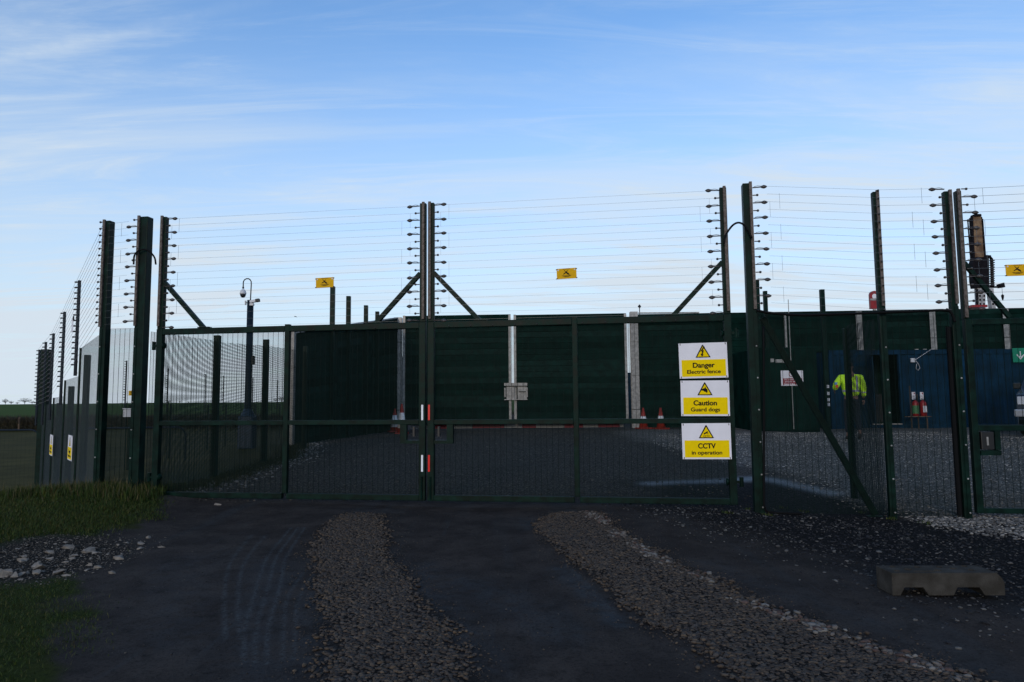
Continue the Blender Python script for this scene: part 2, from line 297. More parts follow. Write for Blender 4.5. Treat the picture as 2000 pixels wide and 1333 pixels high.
def ground_material():
    m = bpy.data.materials.new('ground_surface'); m.use_nodes = True; nt = m.node_tree; N = nt.nodes; L = nt.links; b = N['Principled BSDF']
    geo = N.new('ShaderNodeNewGeometry')
    def noise(sc, det=5, rough=.55, mp=None):
        n = N.new('ShaderNodeTexNoise'); n.inputs['Scale'].default_value = sc; n.inputs['Detail'].default_value = det; n.inputs['Roughness'].default_value = rough
        L.new(mp.outputs[0] if mp else geo.outputs['Position'], n.inputs['Vector']); return n.outputs[0]
    def rng_(v, a, bb, c=0, d=1):
        r = N.new('ShaderNodeMapRange'); r.interpolation_type = 'SMOOTHSTEP'; r.inputs[1].default_value = a; r.inputs[2].default_value = bb; r.inputs[3].default_value = c; r.inputs[4].default_value = d; L.new(v, r.inputs[0]); return r.outputs[0]
    def mixc(f, a, c):
        x = N.new('ShaderNodeMix'); x.data_type = 'RGBA'
        if isinstance(f, float): x.inputs[0].default_value = f
        else: L.new(f, x.inputs[0])
        for i, v in ((6, a), (7, c)):
            if isinstance(v, tuple): x.inputs[i].default_value = (*v, 1)
            else: L.new(v, x.inputs[i])
        return x.outputs[2]
    def mul(a, c):
        x = N.new('ShaderNodeMath'); x.operation = 'MULTIPLY'
        for i, v in ((0, a), (1, c)):
            if isinstance(v, (int, float)): x.inputs[i].default_value = v
            else: L.new(v, x.inputs[i])
        return x.outputs[0]
    def at(n): a = N.new('ShaderNodeAttribute'); a.attribute_name = n; return a.outputs['Fac']
    vor = N.new('ShaderNodeTexVoronoi'); vor.inputs['Scale'].default_value = 38; L.new(geo.outputs['Position'], vor.inputs['Vector'])
    sepc = N.new('ShaderNodeSeparateColor'); L.new(vor.outputs['Color'], sepc.inputs[0])
    vd = rng_(vor.outputs['Distance'], .15, .62, 1, .30)
    def pebble(c1, c2):
        x = mixc(sepc.outputs[0], c1, c2); y = N.new('ShaderNodeMix'); y.data_type = 'RGBA'; y.blend_type = 'MULTIPLY'; y.inputs[0].default_value = 1; L.new(x, y.inputs[6]); L.new(vd, y.inputs[7]); return y.outputs[2]
    pebble_ = pebble
    # compacted planings with faint tyre streaks running along the track
    mp = N.new('ShaderNodeMapping'); mp.inputs['Rotation'].default_value = (0, 0, -.24); mp.inputs['Scale'].default_value = (2.6, .22, 1); L.new(geo.outputs['Position'], mp.inputs[0])
    mp2 = N.new('ShaderNodeMapping'); mp2.inputs['Rotation'].default_value = (0, 0, -.24); mp2.inputs['Scale'].default_value = (13, .5, 1); L.new(geo.outputs['Position'], mp2.inputs[0])
    base = mixc(rng_(noise(2.2), .35, .68), (.0340, .0275, .0245), (.0540, .0435, .0375))
    base = mixc(mul(rng_(noise(1.0, 4, .5, mp), .50, .74), .75), base, (.044, .043, .043))
    base = mixc(mul(mul(rng_(noise(1.0, 3, .5, mp2), .55, .72), rng_(noise(.9, 2), .46, .62)), .5), base, (.048, .049, .050))
    base = mixc(mul(at('dustm'), rng_(noise(9, 5, .65), .30, .62)), base, (.046, .050, .054))
    base = mixc(mul(at('treadm'), rng_(noise(34, 3), .34, .56)), base, (.066, .069, .071))
    base = mixc(mul(rng_(noise(6, 6, .7), .46, .72), .65), base, (.017, .0145, .0130))
    base = mixc(mul(rng_(noise(55, 4, .65), .46, .72), .6), base, (.008, .0075, .0075))
    base = mixc(mul(rng_(noise(170, 2, .7), .58, .76), .6), base, (.060, .055, .050))
    base = mixc(at('drivem'), base, pebble_((.062, .052, .044), (.19, .162, .138)))
    base = mixc(mul(at('chipm'), .85), base, pebble((.005, .0055, .007), (.030, .030, .032)))
    base = mixc(mul(at('lightm'), rng_(noise(1.4, 4), .25, .5, .55, 1)), base, pebble((.14, .12, .10), (.40, .35, .30)))
    base = mixc(at('rubm'), base, pebble((.018, .015, .013), (.060, .052, .044)))
    base = mixc(at('stripm'), base, pebble((.026, .021, .018), (.050, .040, .033)))
    gr = mixc(rng_(noise(.8, 5), .35, .65), (.020, .032, .005), (.038, .038, .009)); gr = mixc(mul(rng_(noise(30, 3), .4, .7), .6), gr, (.006, .009, .003))
    sy = N.new('ShaderNodeSeparateXYZ'); L.new(geo.outputs['Position'], sy.inputs[0])
    midfield = mixc(rng_(noise(.5, 6), .38, .66), (.036, .031, .007), (.058, .047, .012))
    gr = mixc(rng_(sy.outputs[1], 11, 14), gr, midfield)
    crop = mixc(rng_(noise(.06, 4), .3, .7), (.036, .066, .008), (.046, .076, .011))
    gr = mixc(rng_(sy.outputs[1], 70, 76), gr, crop)
    base = mixc(at('grassm'), base, gr); L.new(base, b.inputs['Base Color'])
    L.new(rng_(at('wetm'), 0, 1, .84, .30), b.inputs['Roughness']); L.new(rng_(at('wetm'), 0, 1, .03, .5), b.inputs['Specular IOR Level'])
    h = N.new('ShaderNodeMath'); h.operation = 'ADD'; L.new(mul(noise(38, 6, .65), .5), h.inputs[0]); L.new(mul(vor.outputs['Distance'], -1.0), h.inputs[1])
    bp = N.new('ShaderNodeBump'); bp.inputs['Strength'].default_value = .5; bp.inputs['Distance'].default_value = .025; L.new(h.outputs[0], bp.inputs['Height'])
    bp2 = N.new('ShaderNodeBump'); bp2.inputs['Strength'].default_value = .55; bp2.inputs['Distance'].default_value = .012; L.new(noise(60, 6, .7), bp2.inputs['Height'])
    loose = N.new('ShaderNodeMix'); loose.data_type = 'VECTOR'; mx = N.new('ShaderNodeMath'); mx.operation = 'MAXIMUM'; mx2 = N.new('ShaderNodeMath'); mx2.operation = 'MAXIMUM'
    L.new(at('chipm'), mx.inputs[0]); L.new(at('lightm'), mx.inputs[1]); L.new(mx.outputs[0], mx2.inputs[0]); L.new(at('rubm'), mx2.inputs[1]); L.new(mx2.outputs[0], loose.inputs[0]); L.new(bp2.outputs[0], loose.inputs[4]); L.new(bp.outputs[0], loose.inputs[5]); L.new(loose.outputs[1], b.inputs['Normal'])
    return m
gme.materials.append(ground_material())
# ------------------------------------------------------------------ loose stones, gravel, grass
_bm = bmesh.new(); bmesh.ops.create_icosphere(_bm, subdivisions=1, radius=1); ICO_V = np.array([v.co[:] for v in _bm.verts]); ICO_F = np.array([[v.index for v in f.verts] for f in _bm.faces]); _bm.free()
def stones_mesh(pos, size, tone, flat=(.32, .62)):
    n = len(pos); k = len(ICO_V)
    v = ICO_V[None] * (1 + rng.uniform(-.36, .30, (n, k, 1)))
    sc = np.c_[rng.uniform(.8, 1.4, n), rng.uniform(.6, 1, n), rng.uniform(*flat, n)] * size[:, None]
    v = v * sc[:, None, :]
    a = rng.uniform(0, 2 * np.pi, n); t = rng.uniform(-.5, .5, n); ca, sa, ct, st = np.cos(a), np.sin(a), np.cos(t), np.sin(t)
    y1 = v[..., 1] * ct[:, None] - v[..., 2] * st[:, None]; z1 = v[..., 1] * st[:, None] + v[..., 2] * ct[:, None]
    x2 = v[..., 0] * ca[:, None] - y1 * sa[:, None]; y2 = v[..., 0] * sa[:, None] + y1 * ca[:, None]
    V = np.stack([x2, y2, z1], -1) + pos[:, None, :]
    return V.reshape(-1, 3), (ICO_F[None] + (np.arange(n) * k)[:, None, None]).reshape(-1, 3), np.repeat(tone, k, 0)
def tones(n, cols, jit=.25):
    c = np.array(cols)[rng.integers(0, len(cols), n)]; return np.clip(c * rng.uniform(1 - jit, 1 + jit, (n, 1)), 0, 1)
def scatter_poly(poly, n, edge=.05):
    p = np.array(poly); lo, hi = p.min(0) - .1, p.max(0) + .1; out = np.zeros((0, 2))
    while len(out) < n:
        q = rng.uniform(lo, hi, (n * 3, 2)); j = rng.normal(0, edge, (n * 3, 2)); j[:, 0] += .028 * np.sin(q[:, 1] * 4.3 + q[:, 0]) + .03 * np.sin(q[:, 1] * 13 + q[:, 0] * 3); j[:, 1] += .03 * np.sin(q[:, 0] * 9); out = np.r_[out, q[poly_in(poly, q[:, 0] + j[:, 0], q[:, 1] + j[:, 1])]]
    return out[:n]
def stone_field(name, xy, size, cols, lift=0, label=None, cat=None, jit=.3):
    z = terrain(xy[:, 0], xy[:, 1]) + lift + size * .18
    V, Fc, T = stones_mesh(np.c_[xy, z], size, tones(len(xy), cols, jit)); o = batch(name, V, Fc, 'stone', T); o['kind'] = 'stuff'
    if label: o['label'] = label; o['category'] = cat
    return o
BROWN = [(.056, .040, .029), (.068, .050, .036), (.044, .033, .026), (.090, .062, .040), (.058, .047, .039), (.034, .027, .023)]
PALE = [(.16, .15, .14), (.10, .095, .09), (.24, .22, .20), (.07, .066, .062)]
q = np.r_[scatter_poly(STRIP_L, 11000, .06), scatter_poly(STRIP_L, 7000, .16)]; stone_field('gravel', q, np.r_[rng.uniform(.009, .0195, 11000), rng.uniform(.003, .0075, 7000)], BROWN, .008, 'brown gravel strip between the wheel tracks left of the gate meeting point', 'gravel')
q = np.r_[scatter_poly(STRIP_R, 19000, .06), scatter_poly(STRIP_R, 11000, .16)]; sz = np.r_[rng.uniform(.009, .0195, 19000), rng.uniform(.003, .0075, 11000)]
o = stone_field('gravel', q, sz, BROWN, .010, 'wide brown gravel strip curving past the concrete block', 'gravel')
edge = []                                                # paler, larger stones along the outer edge of the right strip
ep = np.array(gpoly([(1155, 1003), (1185, 1021), (1225, 1054), (1290, 1094), (1390, 1139), (1450, 1174), (1560, 1207), (1680, 1249), (1800, 1287), (1920, 1329), (2060, 1400)]))
for i in range(len(ep) - 1):
    n = int(np.linalg.norm(ep[i + 1] - ep[i]) * 150); t = rng.uniform(0, 1, (n, 1)); edge.append(ep[i] * (1 - t) + ep[i + 1] * t + rng.normal(0, .045, (n, 2)) + np.array([-.05, -.02]))
edge = np.concatenate(edge); edge = edge[(np.sin(edge[:, 1] * 7.3) + np.sin(edge[:, 1] * 3.1 + 1) + rng.normal(0, .7, len(edge))) > -.1]; stone_field('gravel', edge, rng.uniform(.011, .026, len(edge)), [(.12, .10, .085), (.15, .135, .12), (.08, .065, .055), (.08, .050, .04)], .016, 'row of pale larger stones edging the wide gravel strip', 'gravel')
q = scatter_poly(PALE_R, 2600, .12); stone_field('gravel', q, rng.uniform(.010, .026, len(q)), PALE, 0, 'pale limestone gravel spilled at the foot of the pedestrian gate', 'gravel')
CH = gpoly([(1180, 985), (1460, 992), (1740, 1010), (2100, 1000), (2200, 1200), (2100, 1300), (1900, 1250), (1700, 1150), (1480, 1080), (1300, 1030)], -.1)
q = scatter_poly(CH, 5200, .25); stone_field('slate_chips', q, rng.uniform(.005, .013, len(q)) * rng.choice([1, 1, 1, 1.7], len(q)), [(.012, .012, .014), (.02, .02, .022), (.035, .034, .034), (.018, .018, .022), (.09, .085, .08)], 0, 'dark slate chippings scattered around the concrete block', 'gravel')
xy = np.c_[rng.uniform(-4.6, 4.5, 7000), rng.uniform(3.2, 9.3, 7000)]; xy = xy[xy[:, 0] > verge_x(xy[:, 1])]
stone_field('loose_grit', xy, rng.uniform(.0015, .0045, len(xy)) * rng.choice([1, 1, 1, 1, 1, 1, 2.2], len(xy)), [(.03, .026, .024), (.055, .047, .040), (.012, .011, .011), (.020, .018, .017)], 0, 'loose grit on the dark compacted track', 'gravel')
q = scatter_poly([(4.6, 8.3), (8.5, 7.7), (14, 9.5), (12, 20), (4.2, 20), (3.4, 15), (4.4, 12)], 15000, .2)
stone_field('compound_gravel', q, rng.uniform(.007, .019, len(q)), [(.30, .26, .22), (.44, .39, .34), (.20, .175, .15), (.12, .108, .095)], 0, 'grey gravel surface inside the compound before the blue container', 'gravel')
xy = np.c_[rng.uniform(-4.7, 3.5, 5000), rng.uniform(9.6, 23, 5000)]; stone_field('track_grit', xy, rng.uniform(.008, .02, len(xy)), [(.07, .062, .055), (.11, .098, .085), (.045, .040, .036)], 0, 'grit on the dark drive inside the gate', 'gravel')
e = np.c_[np.interp(rng.uniform(0, 1, 1400), [0, 1], [0, 0]), rng.uniform(9.9, 20, 1400)]; e[:, 0] = verge_x(e[:, 1]) + .25 + rng.normal(0, .22, 1400)
stone_field('verge_gravel', e, rng.uniform(.010, .03, 1400), PALE, 0, 'pale stones along the inside edge of the drive below the mesh fence', 'gravel')
q = scatter_poly(RUBBLE, 3600, .18); stone_field('rubble_fines', q, rng.uniform(.003, .010, len(q)), [(.035, .030, .026), (.08, .068, .056), (.16, .14, .12), (.05, .043, .036)], 0, 'small chips among the limestone rubble on the verge', 'gravel')
def rubble_stone(i, x, y, r, label, group):
    bm = bmesh.new(); a = rng.normal(0, 1, (9, 3)); a /= np.linalg.norm(a, axis=1)[:, None]; a *= np.array([rng.uniform(.9, 1.5), rng.uniform(.6, 1.1), rng.uniform(.4, .75)]) * r
    for v in a: bm.verts.new(v + np.array([0, 0, r * .12]))
    bmesh.ops.convex_hull(bm, input=bm.verts[:]); bmesh.ops.delete(bm, geom=[v for v in bm.verts if not v.link_faces], context='VERTS')
    me = bpy.data.meshes.new('rubble_stone'); bm.to_mesh(me); bm.free()
    o = finish('rubble_stone', me, 'rubble'); o.location = (x, y, tz(x, y)); tag(o, label, 'stone', group)
for i in range(64):
    t = rng.uniform(0, 1); cx, cy = on_ground(*[(20, 1118), (70, 1095), (15, 1100), (110, 1105), (160, 1085), (40, 1075), (210, 1075), (75, 1125)][i % 8])[:2]
    rubble_stone(i, cx + rng.normal(0, .24), cy + rng.normal(0, .16), rng.choice([.018, .024, .032, .042, .056]) * rng.uniform(.8, 1.2), 'pale limestone lump in the rubble patch on the grass verge', 'limestone lumps in the verge rubble')
for x, y, r, lab in ((291, 1052, .05, 'single pale stone lying alone on the track beside the rubble'), (425, 988, .06, 'flat pale stone in the track before the left gate leaf'), (1582, 1003, .035, 'round white pebble at the foot of the mesh panel')):
    p = on_ground(x, y); rubble_stone(0, p.x, p.y, r * .8, lab, None)
def grass_blades(name, xy, hmin, hmax, cols, label, lean=.5, wid=.0045):
    n = len(xy); z = terrain(xy[:, 0], xy[:, 1]) - .006; h = rng.uniform(hmin, hmax, n); a = rng.uniform(0, 2 * np.pi, n); l = rng.uniform(.1, lean, n) * h; b = a + rng.uniform(1, 2, n); w = wid * rng.uniform(.7, 1.5, n)
    P0 = np.c_[xy, z]; side = np.c_[np.cos(b), np.sin(b), np.zeros(n)] * w[:, None]; ln = np.c_[np.cos(a), np.sin(a), np.zeros(n)] * l[:, None]; upz = np.c_[np.zeros((n, 2)), h]
    V = np.stack([P0 - side, P0 + side, P0 + ln * .35 + upz * .55 + side * .8, P0 + ln * .35 + upz * .55 - side * .8, P0 + ln + upz * .95], 1).reshape(-1, 3)
    k = np.arange(n)[:, None] * 5; Fc = np.concatenate([k + np.array([[0, 1, 2]]), k + np.array([[0, 2, 3]]), k + np.array([[3, 2, 4]])])
    o = batch(name, V, Fc, 'grass', np.repeat(tones(n, cols, .3), 5, 0)); o['kind'] = 'stuff'; o['label'] = label; o['category'] = 'grass'
GR = [(.027, .045, .006), (.040, .055, .007), (.020, .037, .005), (.066, .060, .014), (.032, .050, .007)]
n = 260000; xy = np.c_[rng.uniform(-9.5, -2, n), rng.uniform(3.0, 10.9, n)]; edge_n = .18 * np.sin(xy[:, 1] * 3.1) + .1 * np.sin(xy[:, 1] * 8 + xy[:, 0] * 5)
xy = xy[(xy[:, 0] < verge_x(xy[:, 1]) + edge_n + rng.normal(0, .10, n)) & ~poly_in(RUBBLE, xy[:, 0], xy[:, 1])]
hs_ = xy[:, 1] > 6.2; grass_blades('verge_grass', xy[hs_], .015, .055, GR, 'short dark green grass on the verge between rubble and fence', 1.1, .0026); grass_blades('verge_grass', xy[~hs_], .008, .032, GR, 'very short grass on the verge corner below the rubble', 1.3, .0017)
n = 5000; xy = np.c_[rng.uniform(-7.5, -4.9, n), rng.normal(9.75, .28, n)]; xy = xy[xy[:, 0] < -4.95 + rng.normal(0, .1, n)]
grass_blades('verge_grass', xy, .06, .18, GR, 'longer grass growing round the feet of the left fence posts', .6)
n = 900; xy = np.c_[rng.uniform(-8.2, -4.9, n), rng.normal(9.7, .3, n)]; xy = xy[xy[:, 0] < -5.0]; grass_blades('dry_stalks', xy, .06, .26, [(.13, .10, .045), (.09, .075, .035)], 'dry straw stalks among the grass at the left fence', .5, .0025)
n = 9000; y = rng.uniform(10, 17, n); xy = np.c_[verge_x(y) - .05 + rng.normal(0, .16, n), y]; grass_blades('verge_grass', xy, .02, .07, [(.02, .026, .006), (.03, .028, .008)], 'thin olive grass along the foot of the inner mesh fence', .6)
n = 26; pts = [(on_ground(x, y, -.12)) for x, y in [(1570, 1000), (1680, 1000), (1740, 1012), (1460, 1002), (1420, 1012), (1530, 995), (1810, 1020), (1500, 1012)]]
xy = np.concatenate([np.array([p[:2]]) + rng.normal(0, .035, (28, 2)) for p in pts]); grass_blades('weed_tufts', xy, .015, .05, GR, 'small grass tufts at the foot of the right fence', .9)
# ------------------------------------------------------------------ security fencing: posts, mesh, wires, insulators
def mesh_wires(mb, L, z0, z1, y=0, slope=0, vs=.0762, hs=.0127, rv=.002, rh=.002, s0=0, hole=None):
    """welded mesh in the local x,z plane, both ends given; slope lifts the far end"""
    k = int(L / vs)
    for i in range(k + 1):
        x = s0 + i * L / k; dz = slope * (x - s0) / L; cuts = [(z0, z1)]
        if hole and hole[0] < x < hole[1]: cuts = [(z0, hole[2]), (hole[3], z1)]
        for a, b in cuts: mb.beam((x, y, a + dz), (x, y, b + dz), rv * 2, rv * 2, caps=False)
    k = int((z1 - z0) / hs)
    for i in range(k + 1):
        z = z0 + i * (z1 - z0) / k; cuts = [(s0, s0 + L)]
        if hole and hole[2] < z < hole[3]: cuts = [(a, b) for a, b in ((s0, hole[0]), (hole[1], s0 + L)) if b > a]
        for a, b in cuts: mb.beam((a, y + rv + rh, z + slope * (a - s0) / L), (b, y + rv + rh, z + slope * (b - s0) / L), rh * 2, rh * 2, caps=False)
    return mb
# insulator prototypes point along +x from the post face; they are moved into their first use
def strain_insulator_mesh():
    mb = MB().tube([(0, 0, 0), (.125, 0, 0)], .0075, 6)
    mb.lathe([(.004, .10), (.016, .112), (.023, .132), (.024, .146), (.016, .166), (.006, .178), (.003, .182)], n=8, axis='x'); mb.tube([(.11, 0, .012), (.06, 0, .02), (.02, 0, .012)], .003, 4); return mb
def post_insulator_mesh():
    return MB().tube([(0, 0, 0), (.05, 0, 0)], .007, 6).lathe([(.004, .040), (.014, .046), (.0165, .056), (.014, .066), (.004, .072)], n=8, axis='x')
_s = strain_insulator_mesh().build('strain_insulator', 'insulator', smooth=True); _p = post_insulator_mesh().build('post_insulator', 'insulator', smooth=True)
STRAIN, POSTI = _s.data, _p.data
for o in (_s, _p): bpy.data.objects.remove(o)
def insulators(parent, x, y, zs, sgn, first_long=True):
    for k, z in enumerate(zs):
        lng = (k % 2 == 0) == first_long
        o = finish('strain_insulator' if lng else 'post_insulator', STRAIN if lng else POSTI, None, parent)
        o.location = (x, y, z); o.rotation_euler = (0, random.uniform(-.05, .05), 0 if sgn > 0 else math.pi)
def wires(parent, xa, xb, zs, y, dz=0, y2=None, name='wire', long0=True):
    for k, z in enumerate(zs):
        MB().beam((xa, y, z), (xb, y if y2 is None else y2, z + dz), .0024, .0024).build(name, 'fence_wire', parent)
def jumpers(parent, x, zs, y, start, step=4):
    for k in range(start, len(zs) - 2, step):
        MB().beam((x, y - .004, zs[k]), (x, y - .004, zs[k + 2]), .0024, .0024).build('jumper_wire', 'fence_wire', parent)
def channel(parent, x, y, z0, z1, w=.035, name='insulator_channel'):
    mb = MB().box(x - w / 2, x + w / 2, y - .028, y, z0, z1)
    k = int((z1 - z0) / .1)
    for i in range(k): mb.box(x - w / 2 + .010, x + w / 2 - .010, y - .034, y - .028, z0 + .03 + i * .1, z0 + .055 + i * .1)
    return mb.build(name, 'rusty_channel', parent)
def bolts(parent, x, y, zs):
    for z in zs: MB().lathe([(.011, 0), (.011, -.005), (.007, -.010), (.002, -.012)], (x, y, z), 8, 'y').build('bolt', 'galvanised', parent)
TOPZ = [4.02 - .1 * k for k in range(16)]
def rect_post(parent, x0, x1, y0, y1, z0, z1, name='post', m='green_paint'):
    return MB().box(x0, x1, y0, y1, z0, z1).build(name, m, parent, bevel=.008)
# ---- the two gate leaves
def gate_leaf(s0, L, label, hinge_left):
    p = gate_pt(s0); t = thing('gate_leaf', label, 'gate', p, GA, 'pair of security gate leaves')
    W_ = .09
    MB().box(0, W_, -.04, .04, 0, 2.40).build('stile', 'green_paint', t, bevel=.006); MB().box(L - W_, L, -.04, .04, 0, 2.40).build('stile', 'green_paint', t, bevel=.006)
    mid = L / 2; MB().box(mid - .035, mid + .035, -.034, .034, .075, 2.42).build('middle_stile', 'green_paint', t, bevel=.006)
    for a, b in ((W_, mid - .035), (mid + .035, L - W_)):
        MB().box(a, b, -.036, .036, 2.315, 2.40).build('top_rail', 'green_paint', t, bevel=.006)
        MB().box(a, b, -.036, .036, 1.01, 1.075).build('middle_rail', 'green_paint', t, bevel=.006); MB().box(a, b, -.036, .036, 0, .075).build('bottom_rail', 'green_paint', t, bevel=.006)
        mesh_wires(MB(), b - a + .05, .03, 2.36, .040, s0=a - .025, hole=((L - W_ - .18, L, .78, 1.03) if hinge_left else (-.1, W_ + .18, .78, 1.03)) if (a > 1) == hinge_left else None).build('mesh_panel', 'green_wire', t, 'stuff')
    mb = MB()                                             # row of fixing bolts along the top rail
    for i in range(1, int(L / .3)): mb.lathe([(.011, 0), (.011, -.006), (.003, -.010)], (i * .3, -.036, 2.335), 6, 'y')
    mb.build('rail_bolts', 'steel_dark', t, 'stuff')
    for x in (0, L):
        sg = 1 if x == 0 else -1; xa, xb = (0, .085) if x == 0 else (L - .085, L)
        ext = MB().box(xa, xb, -.03, .04, 2.402, 4.06).build('extension_post', 'green_paint', t, bevel=.006)
        channel(ext, xa + .03 if x == 0 else xb - .03, -.031, 2.44, 4.07); insulators(ext, xb + .002 if x == 0 else xa - .002, -.03, TOPZ + [2.42], sg, True)
        bx = .55 if sg > 0 else L - .55; e = .08 if sg > 0 else L - .08
        MB().beam((e, .0, 3.08), (e + sg * .64, 0, 2.40), .06, .06, (0, 1, 0)).build('brace', 'green_paint', t, bevel=.005)
        MB().box(min(e + sg * .56, e + sg * .74), max(e + sg * .56, e + sg * .74), -.04, .04, 2.402, 2.414).build('brace_plate', 'green_paint', t)
    for k, z in enumerate(TOPZ + [2.42]):
        o_ = .27 if k % 2 == 0 else .155
        MB().beam((o_, -.03, z), (L - o_, -.03, z), .0019, .0019).build('wire', 'fence_wire', t)
    jumpers(t, .30, TOPZ, -.03, 0); jumpers(t, .185, TOPZ, -.03, 1); jumpers(t, L - .34, TOPZ, -.03, 2); jumpers(t, L - .22, TOPZ, -.03, 1)
    hx = -.06 if hinge_left else L + .06
    for z in (.28, 2.16):
        mb = MB().tube([(hx, 0, z - .06), (hx, 0, z + .06)], .026, 10); mb.beam((hx, 0, z), (0 if hinge_left else L, 0, z), .03, .03); mb.build('hinge', 'green_paint', t)
        MB().lathe([(.045, 0), (.045, .02), (.02, .035)], ((W_ if hinge_left else L - W_ - .035), -.0, z), 10, 'x').build('hinge_nut', 'green_paint', t)
    # lock opening: a small square frame beside the meeting stile
    x0, x1 = (L - W_ - .26, L - W_) if hinge_left else (W_, W_ + .26)
    fr = MB(); fr.box(x0, x1, -.03, .048, .755, .80); a0, a1 = (x0, x0 + .085) if hinge_left else (x1 - .085, x1); fr.box(a0, a1, -.03, .048, .80, 1.01); fr.build('lock_frame', 'green_paint', t)
    MB().box((a1 + .09) if hinge_left else (W_ + .05), (a1 + .115) if hinge_left else (W_ + .075), -.03, .03, .85, .98).build('lock_bolt', 'steel_dark', t)
    rx = L - .052 if hinge_left else .012
    for z0, z1 in ((1.07, 1.275), (.385, .605)):
        MB().box(rx, rx + .026, -.047, -.0405, z0, z1).build('reflector_strip', 'white_reflector' if hinge_left else 'red_reflector', t)
    MB().tube([((L - .045) if hinge_left else .045, -.055, .02), ((L - .045) if hinge_left else .045, -.055, .32)], .012, 8).build('drop_bolt', 'green_paint', t)
    return t
gate_leaf(0.0, 4.013, 'green mesh gate leaf with white reflector strips and wires above', True)
gate_leaf(4.043, 3.992, 'green mesh gate leaf with red reflector strips carrying three warning signs', False)
# ---- posts and fixed panels along the gate line
def line_post(name, label, s, w, d, z1, chan=(), ins=(), bolt_x=None, plates=None, group=None):
    p = gate_pt(s); zb = tz(p.x, p.y) - .05; t = thing(name, label, 'post', (p.x, p.y, zb), GA, group)
    po = rect_post(t, -w / 2, w / 2, -d / 2, d / 2, 0, z1 - zb)
    for cx in chan: channel(po, cx, -d / 2 - .001, 2.45 - zb, z1 + .01 - zb)
    for ix, sg, fl in ins: insulators(po, ix, -d / 2 - .012, [z - zb for z in TOPZ], sg, fl)
    if bolt_x is not None:
        cb = MB().box(bolt_x - .022, bolt_x + .022, -d / 2 - .008, -d / 2 - .0005, .04, 2.42 - zb).build('clamp_bar', 'green_paint', t); bolts(cb, bolt_x, -d / 2 - .009, [.12 + i * .4 for i in range(6)])
    return t
t = line_post('corner_post', 'tall green box post at the left corner where the fence turns', -.86, .10, .11, 4.04, (-.03,), (), -.02)
for k, z in enumerate(TOPZ):
    o = finish('post_insulator', POSTI, None, t); o.location = (-.052, -.05, z - t.location.z); o.rotation_euler = (0, 0, math.pi)
gl = line_post('gate_post', 'thick green box post hinging the leaf with white reflectors', -.262, .15, .13, 4.07, (-.055,), ((-.077, -1, False),), -.05)
gr_ = line_post('gate_post', 'thick green box post hinging the leaf with the warning signs', 8.292, .115, .12, 4.09, (.036,), ((.060, 1, True),), .034)
fp = line_post('fence_post', 'slim green fence post at the foot of the diagonal stay', 9.845, .078, .08, 3.9, (.010,), (), .012)
mb_z = [z - .12 for z in TOPZ]
for z in mb_z: MB().lathe([(.012, 0), (.012, -.02), (.006, -.03)], (.010, -.07, z - fp.location.z), 8, 'y').build('clip_insulator', 'insulator', fp)
lp = line_post('fence_post', 'green post with black cable sleeve beside the pedestrian gate', 10.672, .078, .08, 3.86, (.022,), (), .018)
insulators(lp, -.041, -.055, [z - .14 - lp.location.z for z in TOPZ], -1, True)
MB().tube([(-.075, .0, .08), (-.075, .0, 1.4), (-.072, 0, 2.35)], .030, 10).build('cable_sleeve', 'black_rubber', lp)
def mesh_panel(label, sa, sb, z0, z1, n=.05, group='mesh panels along the gate line'):
    p = gate_pt(sa); t = thing('mesh_panel', label, 'fence panel', p, GA); L = sb - sa
    mesh_wires(MB(), L, z0, z1, n).build('welded_mesh', 'green_wire', t, 'stuff'); MB().box(0, L, n + .008, n + .03, z1 - .03, z1).build('edge_bar', 'green_paint', t) if False else None
    return t
mesh_panel('narrow mesh panel between the corner post and the left gate post', -.81, -.335, .0, 2.43)
mesh_panel('mesh panel with diagonal stay right of the gate', 8.35, 9.80, -.10, 2.40)
mesh_panel('narrow mesh panel between slim post and sleeved post', 9.90, 10.62, -.12, 2.36)
st = thing('diagonal_stay', 'green diagonal stay running down behind the right mesh panel', 'fence brace', gate_pt(8.45, .12), GA)
MB().beam((0, 0, 2.36), (1.24, 0, -.12), .075, .06, (0, 1, 0)).build('stay_bar', 'green_paint', st, bevel=.006); MB().box(1.14, 1.32, -.05, .05, -.15, -.13).build('foot_plate', 'green_paint', st)
def wire_span(label, sa, sb, za, zb, n, both=True, step=.1):
    p = gate_pt(sa); t = thing('electric_wire_span', label, 'electric fence', p, GA, None); L = sb - sa
    for k in range(16):
        MB().beam((0, n, za - .1 * k), (L, n, zb - .1 * k), .0019, .0019).build('wire', 'fence_wire', t)
    return t, [za - .1 * k for k in range(16)]
t, zs = wire_span('thin electric wires between corner post and left gate post', -.81, -.48, 3.98, 4.0, -.08); jumpers(t, .22, zs, -.08, 0); jumpers(t, .10, zs, -.08, 1)
t, zs = wire_span('electric wires from the signed gate post to the slim post', 8.52, 9.845, 4.02, 3.9, -.105); jumpers(t, .15, zs, -.105, 1); jumpers(t, .03, zs, -.105, 2)
t, zs = wire_span('electric wires between the slim post and the sleeved post', 9.845, 10.46, 3.9, 3.88, -.105); jumpers(t, .5, zs, -.105, 0); jumpers(t, .38, zs, -.105, 3)
